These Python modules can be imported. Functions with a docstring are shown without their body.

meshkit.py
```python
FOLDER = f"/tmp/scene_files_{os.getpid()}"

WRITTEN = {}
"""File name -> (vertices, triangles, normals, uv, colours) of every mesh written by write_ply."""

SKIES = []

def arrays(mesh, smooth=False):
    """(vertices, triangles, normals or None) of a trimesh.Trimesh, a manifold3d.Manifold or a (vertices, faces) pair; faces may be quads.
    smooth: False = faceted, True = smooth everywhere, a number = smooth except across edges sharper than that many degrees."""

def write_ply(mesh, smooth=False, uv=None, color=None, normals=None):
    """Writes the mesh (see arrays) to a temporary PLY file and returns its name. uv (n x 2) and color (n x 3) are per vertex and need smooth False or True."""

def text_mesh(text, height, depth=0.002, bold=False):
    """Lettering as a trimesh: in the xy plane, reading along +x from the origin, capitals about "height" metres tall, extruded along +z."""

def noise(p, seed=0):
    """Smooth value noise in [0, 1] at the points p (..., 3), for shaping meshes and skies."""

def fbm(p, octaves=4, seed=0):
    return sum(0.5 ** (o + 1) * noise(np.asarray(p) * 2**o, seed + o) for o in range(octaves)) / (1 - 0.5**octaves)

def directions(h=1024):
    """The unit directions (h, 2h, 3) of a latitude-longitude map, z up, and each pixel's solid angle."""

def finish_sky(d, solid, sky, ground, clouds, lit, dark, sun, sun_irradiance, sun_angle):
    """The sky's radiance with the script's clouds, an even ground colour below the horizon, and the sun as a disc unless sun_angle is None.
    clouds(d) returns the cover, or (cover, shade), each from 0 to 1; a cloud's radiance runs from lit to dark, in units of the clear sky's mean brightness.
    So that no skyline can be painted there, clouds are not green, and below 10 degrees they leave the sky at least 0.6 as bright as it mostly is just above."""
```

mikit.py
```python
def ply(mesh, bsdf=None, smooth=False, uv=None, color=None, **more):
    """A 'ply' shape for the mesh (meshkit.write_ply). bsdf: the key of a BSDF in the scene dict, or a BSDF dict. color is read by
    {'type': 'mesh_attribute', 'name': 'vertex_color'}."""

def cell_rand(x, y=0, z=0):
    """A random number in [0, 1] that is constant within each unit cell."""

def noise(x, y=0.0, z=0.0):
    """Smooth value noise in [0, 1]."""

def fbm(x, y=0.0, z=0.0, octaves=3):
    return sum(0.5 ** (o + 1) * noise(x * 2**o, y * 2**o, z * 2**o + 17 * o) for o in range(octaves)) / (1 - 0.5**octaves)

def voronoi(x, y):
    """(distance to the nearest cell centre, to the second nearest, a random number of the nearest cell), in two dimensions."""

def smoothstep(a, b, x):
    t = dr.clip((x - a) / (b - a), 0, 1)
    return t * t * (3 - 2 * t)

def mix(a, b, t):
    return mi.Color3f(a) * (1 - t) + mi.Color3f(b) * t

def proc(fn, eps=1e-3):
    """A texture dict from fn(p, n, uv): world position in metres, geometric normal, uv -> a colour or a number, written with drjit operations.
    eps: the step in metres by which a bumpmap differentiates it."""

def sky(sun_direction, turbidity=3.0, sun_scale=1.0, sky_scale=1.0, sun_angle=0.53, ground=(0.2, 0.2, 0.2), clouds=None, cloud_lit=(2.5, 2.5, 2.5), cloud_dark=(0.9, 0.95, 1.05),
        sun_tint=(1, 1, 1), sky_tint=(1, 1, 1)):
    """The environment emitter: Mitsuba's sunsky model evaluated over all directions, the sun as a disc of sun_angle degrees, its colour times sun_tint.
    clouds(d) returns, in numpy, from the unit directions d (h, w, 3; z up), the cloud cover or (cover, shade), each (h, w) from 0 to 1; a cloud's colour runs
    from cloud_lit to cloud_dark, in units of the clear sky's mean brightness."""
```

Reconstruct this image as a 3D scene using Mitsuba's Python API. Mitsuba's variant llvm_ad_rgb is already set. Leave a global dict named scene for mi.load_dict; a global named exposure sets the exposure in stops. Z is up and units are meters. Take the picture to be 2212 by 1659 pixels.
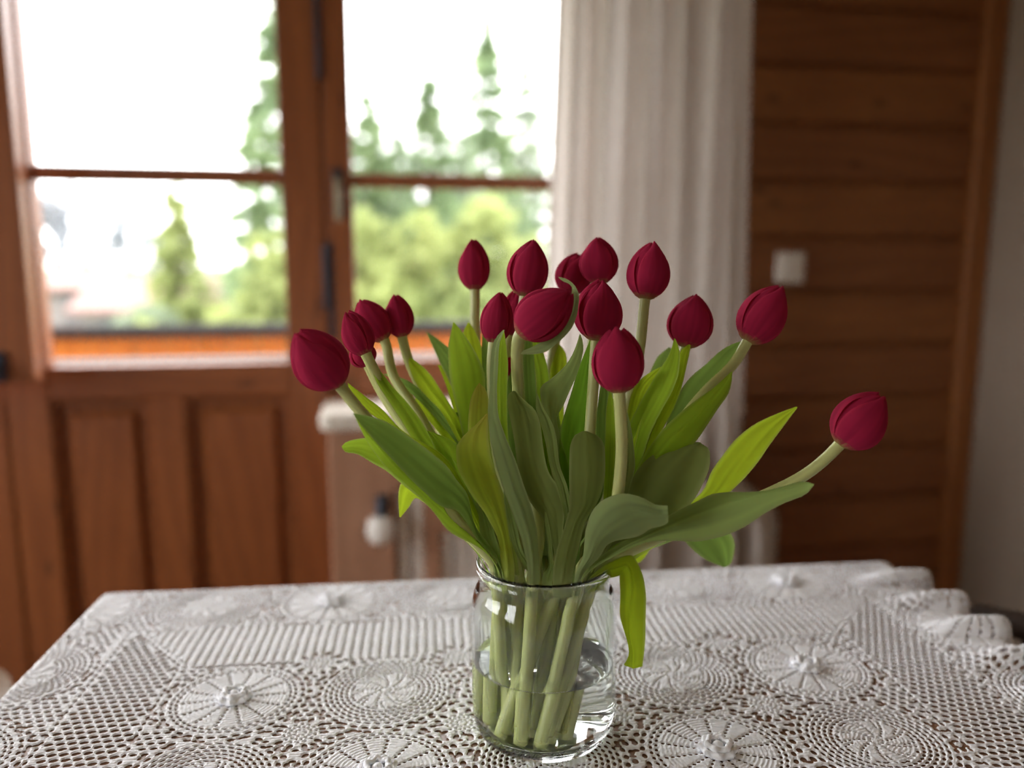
import math
import numpy as np
import trimesh, manifold3d
import drjit as dr
import mitsuba as mi
import mikit, meshkit
from scipy.interpolate import PchipInterpolator as Pchip

T = mi.ScalarTransform4f
scene, labels = {}, {}
rng = np.random.default_rng(7)

# ------------------------------------------------------------------ camera, sky, exposure
PITCH, YAW = math.radians(8.5), math.radians(10.0)
EYE = np.array([0.0, 0.0, 1.135])
AIM = EYE + np.array([math.sin(YAW) * math.cos(PITCH), math.cos(YAW) * math.cos(PITCH), -math.sin(PITCH)])
scene['camera'] = {'type': 'thinlens', 'fov': 2 * math.degrees(math.atan(1106 / 1690.0)), 'fov_axis': 'x',
                   'aperture_radius': 0.0070, 'focus_distance': 0.625, 'near_clip': 0.05, 'far_clip': 500.0,
                   'to_world': T().look_at(origin=EYE.tolist(), target=AIM.tolist(), up=[0, 0, 1])}


def overcast(d):
    return np.ones(d.shape[:2]), 0.35 * meshkit.fbm(d * 2.3, 3, 4)


scene['sky'] = mikit.sky((0.2, 0.6, 0.75), turbidity=5.0, sun_scale=0.0, ground=(0.16, 0.18, 0.1), clouds=overcast,
                         cloud_lit=(1.0, 1.0, 1.0), cloud_dark=(0.75, 0.78, 0.8))
exposure = 6.28


# ------------------------------------------------------------------ materials
def rgb(c):
    return {'type': 'rgb', 'value': list(map(float, c))}


def bsdf(key, d):
    scene[key] = d
    return key


def principled(color, rough=0.5, **more):
    return {'type': 'twosided', 'b': {'type': 'principled', 'base_color': color if isinstance(color, dict) else rgb(color), 'roughness': rough, **more}}


def wood(c0, c1, axis, freq=38.0):
    """Grain running along the axis (0, 1 or 2): stretched noise, year rings and a few knots."""
    def fn(p, n, uv):
        a = [p.x, p.y, p.z]
        g = a.pop(axis)
        al = [p.x, p.y, p.z][axis]
        w = mikit.fbm(a[0] * 9 + 3, a[1] * 9, al * 1.1, 3)
        ring = 0.5 + 0.5 * dr.sin((a[0] + a[1]) * freq * 4 + w * 26)
        fine = mikit.noise(a[0] * 420, a[1] * 420, al * 9)
        kd, _, kr = mikit.voronoi((a[0] + a[1]) * 7, al * 3.1)
        knot = dr.select(kr > 0.7, mikit.smoothstep(0.12, 0.02, kd), 0.0)
        t = dr.clip(0.35 * w + 0.35 * ring + 0.3 * fine, 0, 1)
        return mikit.mix(c0, c1, t) * (1 - 0.4 * knot)
    return mikit.proc(fn)


bsdf('mat_door', principled(wood((0.165, 0.046, 0.014), (0.31, 0.100, 0.029), 2), 0.38, specular=0.5))
bsdf('mat_rail', principled(wood((0.165, 0.046, 0.014), (0.31, 0.100, 0.029), 0), 0.38, specular=0.5))
bsdf('mat_plank', principled(wood((0.175, 0.060, 0.015), (0.265, 0.099, 0.027), 0, 22), 0.45))
bsdf('mat_plank_b', principled(wood((0.155, 0.052, 0.013), (0.24, 0.086, 0.025), 0, 30), 0.45))
bsdf('mat_trim', principled(wood((0.22, 0.080, 0.022), (0.34, 0.13, 0.038), 2, 22), 0.45))
bsdf('mat_cover', principled(wood((0.34, 0.175, 0.105), (0.47, 0.26, 0.165), 2, 18), 0.5))
bsdf('mat_cover_h', principled(wood((0.34, 0.175, 0.105), (0.47, 0.26, 0.165), 0, 18), 0.5))
bsdf('mat_board', principled(wood((0.62, 0.21, 0.028), (0.80, 0.32, 0.055), 2, 26), 0.5))
bsdf('mat_table', principled(wood((0.15, 0.075, 0.04), (0.30, 0.16, 0.09), 0, 30), 0.35))
bsdf('mat_floor', principled(wood((0.22, 0.11, 0.05), (0.34, 0.19, 0.09), 1, 20), 0.4))
bsdf('mat_ceiling', principled((0.80, 0.78, 0.75), 0.8))
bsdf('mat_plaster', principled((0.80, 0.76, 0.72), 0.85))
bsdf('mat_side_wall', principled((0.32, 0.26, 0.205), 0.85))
bsdf('mat_marble', principled(mikit.proc(lambda p, n, uv: mikit.mix((0.80, 0.76, 0.68), (0.62, 0.57, 0.50), mikit.smoothstep(0.5, 0.75, mikit.fbm(p.x * 30, p.y * 30, p.z * 30, 3)))), 0.3))
bsdf('mat_enamel', principled((0.86, 0.83, 0.78), 0.3, clearcoat=0.5))
bsdf('mat_white', principled((0.80, 0.78, 0.74), 0.35))
bsdf('mat_sill', principled((0.15, 0.143, 0.138), 0.7, specular=0.1))
bsdf('mat_dark', principled((0.035, 0.04, 0.055), 0.4, metallic=0.6))
bsdf('mat_bronze', principled((0.22, 0.18, 0.11), 0.35, metallic=0.8))
bsdf('mat_cap', principled((0.034, 0.034, 0.036), 0.8, specular=0.05))
bsdf('mat_stool', principled(wood((0.13, 0.078, 0.038), (0.19, 0.115, 0.058), 0, 25), 0.4))
bsdf('mat_darkwood', principled((0.035, 0.022, 0.015), 0.75, specular=0.15))
bsdf('mat_curtain', {'type': 'principledthin', 'base_color': rgb((0.74, 0.70, 0.665)), 'roughness': 0.9, 'diff_trans': 0.55, 'spec_trans': 0.0, 'eta': 1.3})
bsdf('mat_pane', {'type': 'thindielectric', 'int_ior': 1.5})
bsdf('mat_glass', {'type': 'dielectric', 'int_ior': 1.5, 'ext_ior': 1.0, 'specular_transmittance': rgb((0.975, 0.99, 0.975))})
bsdf('mat_water', {'type': 'dielectric', 'int_ior': 1.33, 'ext_ior': 1.0, 'specular_transmittance': rgb((0.985, 0.993, 0.98))})
bsdf('mat_wet_glass', {'type': 'dielectric', 'int_ior': 1.33, 'ext_ior': 1.5, 'specular_transmittance': rgb((0.99, 0.995, 0.985))})
VC = {'type': 'mesh_attribute', 'name': 'vertex_color'}
bsdf('mat_leaf', {'type': 'principledthin', 'base_color': VC, 'roughness': 0.42, 'diff_trans': 0.95, 'spec_trans': 0.0, 'eta': 1.4, 'sheen': 0.35})
bsdf('mat_petal', {'type': 'principledthin', 'base_color': VC, 'roughness': 0.33, 'diff_trans': 0.75, 'spec_trans': 0.0, 'eta': 1.5, 'sheen': 0.5, 'sheen_tint': 0.6})
bsdf('mat_stem', principled(VC, 0.38, specular=0.5))


def yarn_height(p, n, uv):
    a = mikit.noise(uv.x * 800, uv.y * 800)
    b = mikit.noise(uv.x * 420 + 7, uv.y * 520)
    return 0.6 * a + 0.4 * b


bsdf('mat_lace', {'type': 'twosided', 'b': {'type': 'bumpmap', 'scale': 0.0007, 'arbitrary': mikit.proc(yarn_height, 2e-4),
     'b': {'type': 'principled', 'base_color': rgb((0.865, 0.88, 0.925)), 'roughness': 0.85, 'sheen': 0.3, 'specular': 0.2}}})


def foliage(key, c0, c1, scale=2.0):
    bsdf(key, {'type': 'principledthin', 'roughness': 0.6, 'diff_trans': 0.8, 'spec_trans': 0.0, 'eta': 1.3,
               'base_color': mikit.proc(lambda p, n, uv: mikit.mix(c0, c1, mikit.noise(p.x * scale, p.y * scale, p.z * scale)))})


foliage('mat_fir', (0.13, 0.19, 0.11), (0.26, 0.34, 0.17))
foliage('mat_spring', (0.20, 0.245, 0.095), (0.37, 0.41, 0.16), 1.4)  # spring green, lightened and blued in place of haze
foliage('mat_pale_haze', (0.20, 0.25, 0.18), (0.32, 0.38, 0.26))  # paler green painted on farther trees to stand in for haze
bsdf('mat_bark', principled((0.09, 0.075, 0.06), 0.9))
bsdf('mat_twig', principled((0.17, 0.19, 0.21), 0.9))
bsdf('mat_grass', principled((0.09, 0.115, 0.04), 0.95))
bsdf('mat_render', principled((0.19, 0.175, 0.17), 0.9))
bsdf('mat_roof', principled((0.18, 0.11, 0.095), 0.8))
bsdf('mat_window_far', principled((0.08, 0.09, 0.10), 0.2))
bsdf('mat_deck', principled((0.35, 0.30, 0.25), 0.8))


# ------------------------------------------------------------------ helpers
def key_of(name):
    k, i = name, 1
    while k in scene or k in labels:
        k, i = f'{name}_{i:03d}', i + 1
    return k


def put(name, mesh, mat, label=None, cat=None, group=None, kind=None, smooth=30, **more):
    k = key_of(name)
    scene[k] = mikit.ply(mesh, mat, smooth=smooth, **more)
    tag(k, label, cat, group, kind)
    return k


def tag(k, label=None, cat=None, group=None, kind=None):
    d = {a: b for a, b in (('label', label), ('category', cat), ('group', group), ('kind', kind)) if b}
    if d:
        labels[k] = {**labels.get(k, {}), **d}
    return k


def hull(pts):
    return trimesh.Trimesh(np.asarray(pts, float)).convex_hull


def box(x0, x1, y0, y1, z0, z1, b=0.003):
    b = min(b, 0.45 * min(x1 - x0, y1 - y0, z1 - z0))
    if b <= 0.0004:
        return trimesh.creation.box(bounds=[[x0, y0, z0], [x1, y1, z1]])
    c = np.array([[(x0, x1)[i], (y0, y1)[j], (z0, z1)[k]] for i in (0, 1) for j in (0, 1) for k in (0, 1)], float)
    mid = np.array([(x0 + x1) / 2, (y0 + y1) / 2, (z0 + z1) / 2])
    s = np.sign(mid - c) * b
    pts = np.concatenate([c + s * np.array(m) for m in ((0, 1, 1), (1, 0, 1), (1, 1, 0))])
    return hull(pts)


def join(*m):
    return trimesh.util.concatenate([x for x in m])


def move(mesh, xyz=(0, 0, 0), rz=0.0):
    m = mesh.copy()
    m.apply_transform(trimesh.transformations.rotation_matrix(rz, [0, 0, 1]))
    m.apply_translation(xyz)
    return m


def grid_faces(a, b, wrap=False):
    i, j = np.meshgrid(np.arange(a - 1), np.arange(b if wrap else b - 1), indexing='ij')
    j2 = (j + 1) % b
    q = np.stack([i * b + j, i * b + j2, (i + 1) * b + j2, (i + 1) * b + j], -1).reshape(-1, 4)
    return np.vstack([q[:, [0, 1, 2]], q[:, [0, 2, 3]]])


def lathe(profile, center=(0, 0), n=96):
    """Closed surface of revolution about a vertical axis; the profile starts and ends on the axis."""
    pr = np.asarray(profile, float)
    a = np.arange(n) * 2 * np.pi / n
    ring = pr[1:-1]
    v = np.stack([center[0] + ring[:, None, 0] * np.cos(a), center[1] + ring[:, None, 0] * np.sin(a), np.repeat(ring[:, 1:2], n, 1)], -1).reshape(-1, 3)
    m = len(ring)
    f = grid_faces(m, n, True)
    v = np.vstack([v, [[center[0], center[1], pr[0, 1]], [center[0], center[1], pr[-1, 1]]]])
    j = np.arange(n)
    f = np.vstack([f, np.stack([np.full(n, m * n), (j + 1) % n, j], 1), np.stack([np.full(n, m * n + 1), (m - 1) * n + j, (m - 1) * n + (j + 1) % n], 1)])
    t = trimesh.Trimesh(v, f, process=False)
    if t.volume < 0:
        t.invert()
    return t


def smooth_profile(pts, n):
    p = np.asarray(pts, float)
    s = np.r_[0, np.cumsum(np.linalg.norm(np.diff(p, axis=0), axis=1))]
    return Pchip(s, p)(np.linspace(0, s[-1], n))


def tube(path, radius, sides=12, caps=True):
    p = np.asarray(path, float)
    r = np.broadcast_to(radius, (len(p),))
    t = np.gradient(p, axis=0)
    t /= np.linalg.norm(t, axis=1, keepdims=True) + 1e-12
    a = np.cross(t[0], [0, 0, 1.0] if abs(t[0, 2]) < 0.9 else [1.0, 0, 0])
    A = []
    for i in range(len(p)):
        a = a - t[i] * (a @ t[i])
        a /= np.linalg.norm(a)
        A.append(a)
    A = np.array(A)
    B = np.cross(t, A)
    ang = np.arange(sides) * 2 * np.pi / sides
    v = p[:, None] + r[:, None, None] * (np.cos(ang)[None, :, None] * A[:, None] + np.sin(ang)[None, :, None] * B[:, None])
    v = v.reshape(-1, 3)
    f = grid_faces(len(p), sides, True)
    if caps:
        n = len(v)
        v = np.vstack([v, p[:1], p[-1:]])
        j = np.arange(sides)
        f = np.vstack([f, np.stack([np.full(sides, n), (j + 1) % sides, j], 1), np.stack([np.full(sides, n + 1), n - sides + j, n - sides + (j + 1) % sides], 1)])
    return trimesh.Trimesh(v, f, process=False)


# ------------------------------------------------------------------ the room
WY = 2.1                        # the room side of the window wall
FRONT, LEFT, RIGHT, TOP = -2.6, -2.3, 1.82, 2.45
put('floor', box(LEFT - .1, RIGHT + .1, FRONT - .1, WY + .3, -0.1, -0.012, 0), 'mat_floor', kind='structure')
for i in range(26):             # floorboards
    x0 = LEFT + i * (RIGHT - LEFT) / 26
    put('floor__board', box(x0 + .001, x0 + (RIGHT - LEFT) / 26 - .001, FRONT, WY, -0.012, 0.0, .002), 'mat_floor')
put('ceiling', box(LEFT - .1, RIGHT + .1, FRONT - .1, WY + .3, TOP, TOP + .1, 0), 'mat_ceiling', kind='structure')
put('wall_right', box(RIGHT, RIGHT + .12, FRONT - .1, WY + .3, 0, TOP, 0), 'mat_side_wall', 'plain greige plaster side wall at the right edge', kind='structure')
LZ0, LZ1 = .85, 2.15
fill_spans = [(-1.0, -.05), (.45, 1.95)]      # two added, unseen windows in the left wall for fill and side light
put('wall_left', join(box(LEFT - .12, LEFT, FRONT - .1, -1.0, 0, TOP, 0), box(LEFT - .12, LEFT, -.05, .45, 0, TOP, 0), box(LEFT - .12, LEFT, 1.95, WY + .3, 0, TOP, 0),
                      *[box(LEFT - .12, LEFT, a, b, 0, LZ0, 0) for a, b in fill_spans], *[box(LEFT - .12, LEFT, a, b, LZ1, TOP, 0) for a, b in fill_spans]), 'mat_plaster', kind='structure')
put('wall_rear', box(LEFT, RIGHT, FRONT - .12, FRONT, 0, TOP, 0), 'mat_plaster', kind='structure')
for n_, (a, b) in zip((3, 4), fill_spans):  # frames and panes of the added fill-light windows
    put(f'window_{n_}', join(box(LEFT - .09, LEFT - .03, a, a + .06, LZ0, LZ1), box(LEFT - .09, LEFT - .03, b - .06, b, LZ0, LZ1), box(LEFT - .09, LEFT - .03, a + .06, b - .06, LZ0, LZ0 + .06), box(LEFT - .09, LEFT - .03, a + .06, b - .06, LZ1 - .06, LZ1)), 'mat_door', kind='structure')
    put(f'window_{n_}__pane', (np.array([[LEFT - .06, a + .06, LZ0 + .06], [LEFT - .06, b - .06, LZ0 + .06], [LEFT - .06, b - .06, LZ1 - .06], [LEFT - .06, a + .06, LZ1 - .06]]), np.array([[0, 1, 2, 3]])), 'mat_pane', smooth=False)

WX0, WX1 = .66, RIGHT           # planked stretch of the window wall
put('wall_back', join(box(WX0, RIGHT, WY + .02, WY + .3, 0, TOP, 0), box(-.12, WX0, WY + .02, WY + .3, 0, .85, 0), box(LEFT, WX0, WY + .02, WY + .3, 2.08, TOP, 0),
                      box(LEFT, -1.55, WY + .02, WY + .3, 0, 2.08, 0), box(-1.55, -.86, WY + .02, WY + .3, 0, .85, 0)), 'mat_plank', 'window wall clad with horizontal pine planks right of the curtain', kind='structure')
edges = [1.846 - .1567 * i for i in range(-4, 13)]
edges = [e for e in edges if 0 < e < TOP] + [0.0]
top = TOP
for i, e in enumerate(edges):
    put('wall_back__plank', box(WX0 - .03, 1.75, WY, WY + .02, e + .0045, top - .0045, .007), 'mat_plank' if i % 2 else 'mat_plank_b')
    put('wall_back__groove', box(WX0 - .03, 1.75, WY + .017, WY + .02, e - .0045, e + .0045, 0), 'mat_plank_b') if e > 0 else None
    top = e
put('trim_1', box(1.743, 1.768, WY - .018, WY + .02, 0, TOP, .004), 'mat_trim', 'narrow vertical wooden corner strip beside the planks', kind='structure')
put('trim_1__outer_strip', box(1.768, RIGHT - .001, WY - .010, WY + .02, 0, TOP, .004), 'mat_trim')
put('wall_back__lower_panel', box(-.12, WX0 - .03, WY, WY + .02, 0, .80, .004), 'mat_door')

# the balcony door: left leaf of the glazed part
SZ, MZ = .888, 1.362
D0, D1 = -.905, -.122
put('door_1', join(box(D0, -.806, WY, WY + .06, .02, 2.06), box(-.222, D1, WY, WY + .06, .02, 2.06)), 'mat_door',
    'wooden balcony door with a glazed top and two raised panels', kind='structure')
put('door_1__threshold', box(D0, D1, WY + .004, WY + .09, 0, .02, .002), 'mat_rail')
put('door_1__top_rail', box(-.806, -.222, WY + .001, WY + .058, 1.97, 2.06), 'mat_rail')
put('door_1__middle_rail', box(-.806, -.222, WY + .001, WY + .058, .805, SZ), 'mat_rail')
put('door_1__bottom_rail', box(-.806, -.222, WY + .001, WY + .058, .02, .16), 'mat_rail')
put('door_1__middle_stile', box(-.570, -.486, WY + .001, WY + .058, .16, .805), 'mat_door')
put('door_1__muntin', box(-.806, -.222, WY + .014, WY + .044, MZ - .019, MZ + .019, .006), 'mat_rail')
for x0, x1 in ((-.806, -.570), (-.486, -.222)):
    c = np.array([[x0, WY + .030, .16], [x1, WY + .030, .16], [x1, WY + .030, .805], [x0, WY + .030, .805]])
    d = c + np.array([[.035, 0, .035], [-.035, 0, .035], [-.035, 0, -.035], [.035, 0, -.035]])
    e = d + np.array([[.012, -.020, .012], [-.012, -.020, .012], [-.012, -.020, -.012], [.012, -.020, -.012]])
    g = c + np.array([0, .016, 0])
    v = np.vstack([c, d, e, g])
    f = [[i, (i + 1) % 4, 4 + (i + 1) % 4, 4 + i] for i in range(4)] + [[4 + i, 4 + (i + 1) % 4, 8 + (i + 1) % 4, 8 + i] for i in range(4)] + [[8, 9, 10, 11], [12, 15, 14, 13]] + [[12 + i, 12 + (i + 1) % 4, (i + 1) % 4, i] for i in range(4)]
    put('door_1__panel', (v, np.array(f)), 'mat_door', smooth=False)
    b = .012
    put('door_1__moulding', join(box(x0, x1, WY + .008, WY + .032, .16, .16 + b, .004), box(x0, x1, WY + .008, WY + .032, .805 - b, .805, .004),
                                 box(x0, x0 + b, WY + .008, WY + .032, .16, .805, .004), box(x1 - b, x1, WY + .008, WY + .032, .16, .805, .004)), 'mat_rail')
for z0, z1 in ((SZ, MZ - .019), (MZ + .019, 1.97)):
    put('door_1__pane', (np.array([[-.806, WY + .03, z0], [-.222, WY + .03, z0], [-.222, WY + .03, z1], [-.806, WY + .03, z1]]), np.array([[0, 1, 2, 3]])), 'mat_pane', smooth=False)
for z0, z1 in ((1.60, 1.80), (1.03, 1.19), (.52, .60)):
    put('door_1__hinge', tube([[-.118, WY - .004, z0], [-.118, WY - .004, z1]], .0085, 14), 'mat_dark', 'dark metal hinge')

# right window, next to the door
put('window_2', join(box(-.114, -.046, WY, WY + .06, .845, 2.06), box(.58, .66, WY, WY + .06, .845, 2.06)), 'mat_door', 'wooden window frame running behind the curtain, right of the balcony door', kind='structure')
put('trim_2', box(-.1225, -.1135, WY + .022, WY + .062, .0, 2.06, 0), 'mat_door', 'rebate strip between the balcony door and the window', kind='structure')
put('window_2__bottom_rail', box(-.046, .58, WY + .001, WY + .058, .80, SZ), 'mat_rail')
put('window_2__top_rail', box(-.046, .58, WY + .001, WY + .058, 1.97, 2.06), 'mat_rail')
put('window_2__muntin', box(-.046, .58, WY + .014, WY + .044, MZ - .022, MZ + .014, .006), 'mat_rail')
for z0, z1 in ((SZ, MZ - .022), (MZ + .014, 1.97)):
    put('window_2__pane', (np.array([[-.046, WY + .03, z0], [.58, WY + .03, z0], [.58, WY + .03, z1], [-.046, WY + .03, z1]]), np.array([[0, 1, 2, 3]])), 'mat_pane', smooth=False)
h = put('window_2__handle', join(box(-.094, -.068, WY - .008, WY, 1.262, 1.385, .004), tube([[-.081, WY - .006, 1.352], [-.081, WY - .035, 1.352]], .008, 14)), 'mat_dark', 'dark metal window handle')
put(h + '__lever', tube(smooth_profile([[-.081, WY - .035, 1.356], [-.081, WY - .040, 1.33], [-.083, WY - .038, 1.25]], 10), np.linspace(.008, .0065, 10), 14), 'mat_bronze')
put('window_2__bolt_bar', box(-.112, -.100, WY - .006, WY + .002, .95, 1.20, .003), 'mat_dark')

# casement standing ajar at the far left
put('window_1', move(join(box(-.095, 0, -.028, .028, .872, 2.02), box(-.62, -.525, -.028, .028, .872, 2.02)), (-.778, 1.985, 0), 0.10), 'mat_door', 'wooden casement standing ajar at the left edge', kind='structure')
put('window_1__bottom_rail', move(box(-.525, -.095, -.026, .026, .872, .96), (-.778, 1.985, 0), 0.10), 'mat_rail')
put('window_1__top_rail', move(box(-.525, -.095, -.026, .026, 1.94, 2.02), (-.778, 1.985, 0), 0.10), 'mat_rail')
v = np.array([[-.525, 0, .96], [-.095, 0, .96], [-.095, 0, 1.94], [-.525, 0, 1.94]])
put('window_1__pane', move(trimesh.Trimesh(v, [[0, 1, 2], [0, 2, 3]]), (-.778, 1.985, 0), 0.10), 'mat_pane', smooth=False)
h = put('window_1__handle', move(join(box(-.088, -.055, -.040, -.028, .875, .945, .004), tube([[-.07, -.036, .905], [-.07, -.062, .905]], .008, 14)), (-.778, 1.985, 0), 0.10), 'mat_dark', 'dark metal casement handle')
put(h + '__lever', move(tube([[-.066, -.062, .905], [-.10, -.064, .900], [-.17, -.060, .895]], .0085, 14), (-.778, 1.985, 0), 0.10), 'mat_bronze')
put('window_1__surround', join(box(-1.55, -1.47, WY, WY + .06, .845, 2.06), box(-1.47, D0, WY + .001, WY + .058, .80, SZ - .002), box(-1.47, D0, WY + .001, WY + .058, 1.97, 2.06)), 'mat_door')
put('wall_back__wainscot', box(-1.55, D0 - .002, WY - .004, WY + .02, 0, .80, .004), 'mat_door')

# outer sills, white and lit by the sky
put('window_2__sill', box(-1.5, .66, WY + .062, WY + .150, SZ - .012, SZ + .006, .004), 'mat_sill', 'white outer sill below the panes')

# light switch
put('light_switch', box(1.136, 1.222, WY - .011, WY, 1.090, 1.176, .003), 'mat_white', 'square white light switch on the plank wall', 'light switch')
put('light_switch__rocker', box(1.151, 1.207, WY - .016, WY - .009, 1.105, 1.161, .003), 'mat_white')

# radiator and its wooden cover below the right window
RY = 1.90
prof = []
slab = hull(np.vstack([[[x + .02 * math.cos(t), y + .02 * math.sin(t), z] for t in np.linspace(0, 2 * math.pi, 13)[:-1]] for x in (-.112, .93) for y in (RY - .005, WY - .02) for z in (.748, .752)] +
                      [[[x + .024 * math.cos(t), y + .024 * math.sin(t), .754 + dz] for t in np.linspace(0, 2 * math.pi, 13)[:-1]] for x in (-.112, .93) for y in (RY - .005, WY - .024) for dz in (.004, .022)] +
                      [[[x + .016 * math.cos(t), y + .016 * math.sin(t), .788] for t in np.linspace(0, 2 * math.pi, 13)[:-1]] for x in (-.112, .93) for y in (RY - .005, WY - .024)]))
t = tag('radiator_cover', 'pinewood radiator cover under the window with a pale stone shelf on top', 'radiator cover')
put(t + '__shelf', slab, 'mat_marble', 'pale stone shelf with rounded corners')
put(t + '__side_board', box(-.118, .040, RY, RY + .022, .0, .747, .005), 'mat_cover')
put(t + '__top_rail', box(.040, .92, RY + .001, RY + .020, .585, .747, .004), 'mat_cover_h')
put(t + '__lower_rail', box(.112, .92, RY + .0015, RY + .0195, .475, .585, .002), 'mat_cover_h')
for x0 in (.112, .264, .42, .57, .72, .87):
    put(t + '__slat', box(x0, x0 + (.040 if x0 < .8 else .05), RY + .001, RY + .020, .0, .475, .004), 'mat_cover')
put(t + '__end_board', box(-.118, -.098, RY + .022, WY - .002, 0, .747, .003), 'mat_cover')
t = tag('radiator', 'white ribbed radiator behind the slats of the wooden cover', 'radiator')
for i in range(23):
    x0 = .060 + i * .037
    put(t + '__rib', join(hull(np.array([[x0 + a, RY + y, z] for a, y in ((-.0145, .034), (-.012, .027), (.012, .027), (.0145, .034), (.0145, .045), (-.0145, .045)) for z in (.14, .64)])),
                          hull(np.array([[x0 + a, RY + y, z] for a, y in ((-.0145, .085), (.0145, .085), (.0145, .105), (-.0145, .105)) for z in (.14, .64)])),
                          box(x0 - .0165, x0 + .0165, RY + .025, RY + .110, .56, .66, .008), box(x0 - .0165, x0 + .0165, RY + .025, RY + .110, .11, .17, .008)), 'mat_enamel', smooth=40)
t = tag('radiator_valve', 'white round thermostat knob on the front of the radiator cover', 'radiator knob')
pr = smooth_profile([[0, -.030], [.014, -.029], [.026, -.022], [.033, -.006], [.033, .006], [.028, .020], [.020, .026], [0, .027]], 26)
knob = lathe(pr * [1.03, 1.22], n=40)
knob.apply_translation([.003, RY - .032, .500])
put(t + '__knob', knob, 'mat_white', smooth=True)
put(t + '__socket', tube([[.006, RY - .03, .530], [.008, RY - .012, .560], [.010, RY - .001, .574]], [.014, .017, .015], 16), 'mat_dark', 'dark valve socket')

# curtain
nz, nx = 60, 260
zz = np.linspace(.03, 2.36, nz)
s = np.linspace(0, 1, nx)
V = np.zeros((nz, nx, 3))
for i, z in enumerate(zz):
    f = np.clip((.95 - z) / .45, 0, 1)
    f = f * f * (3 - 2 * f)
    g = np.clip((.62 - z) / .14, 0, 1)
    g = g * g * (3 - 2 * g)
    xl = .414 - .022 * np.clip((1.75 - z) / .7, 0, 1) + .012 * f
    xr = .892 + .012 * np.clip((1.7 - z) / .9, 0, 1) + .118 * g
    ph = s * 2 * np.pi
    warp = s + .018 * np.sin(ph * 2.3 + .7 * z) + .012 * np.sin(ph * 5.1 + 1.9)
    depth = .042 * np.sin(ph * 6.2 + .25 * np.sin(2 * z) + 1.2) + .018 * np.sin(ph * 11.3 + .5 * z) + .012 * np.sin(ph * 2.2 + 1)
    V[i, :, 0] = xl + (xr - xl) * warp
    V[i, :, 1] = 1.782 + depth * (.85 + .3 * f)
    V[i, :, 2] = z
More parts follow.
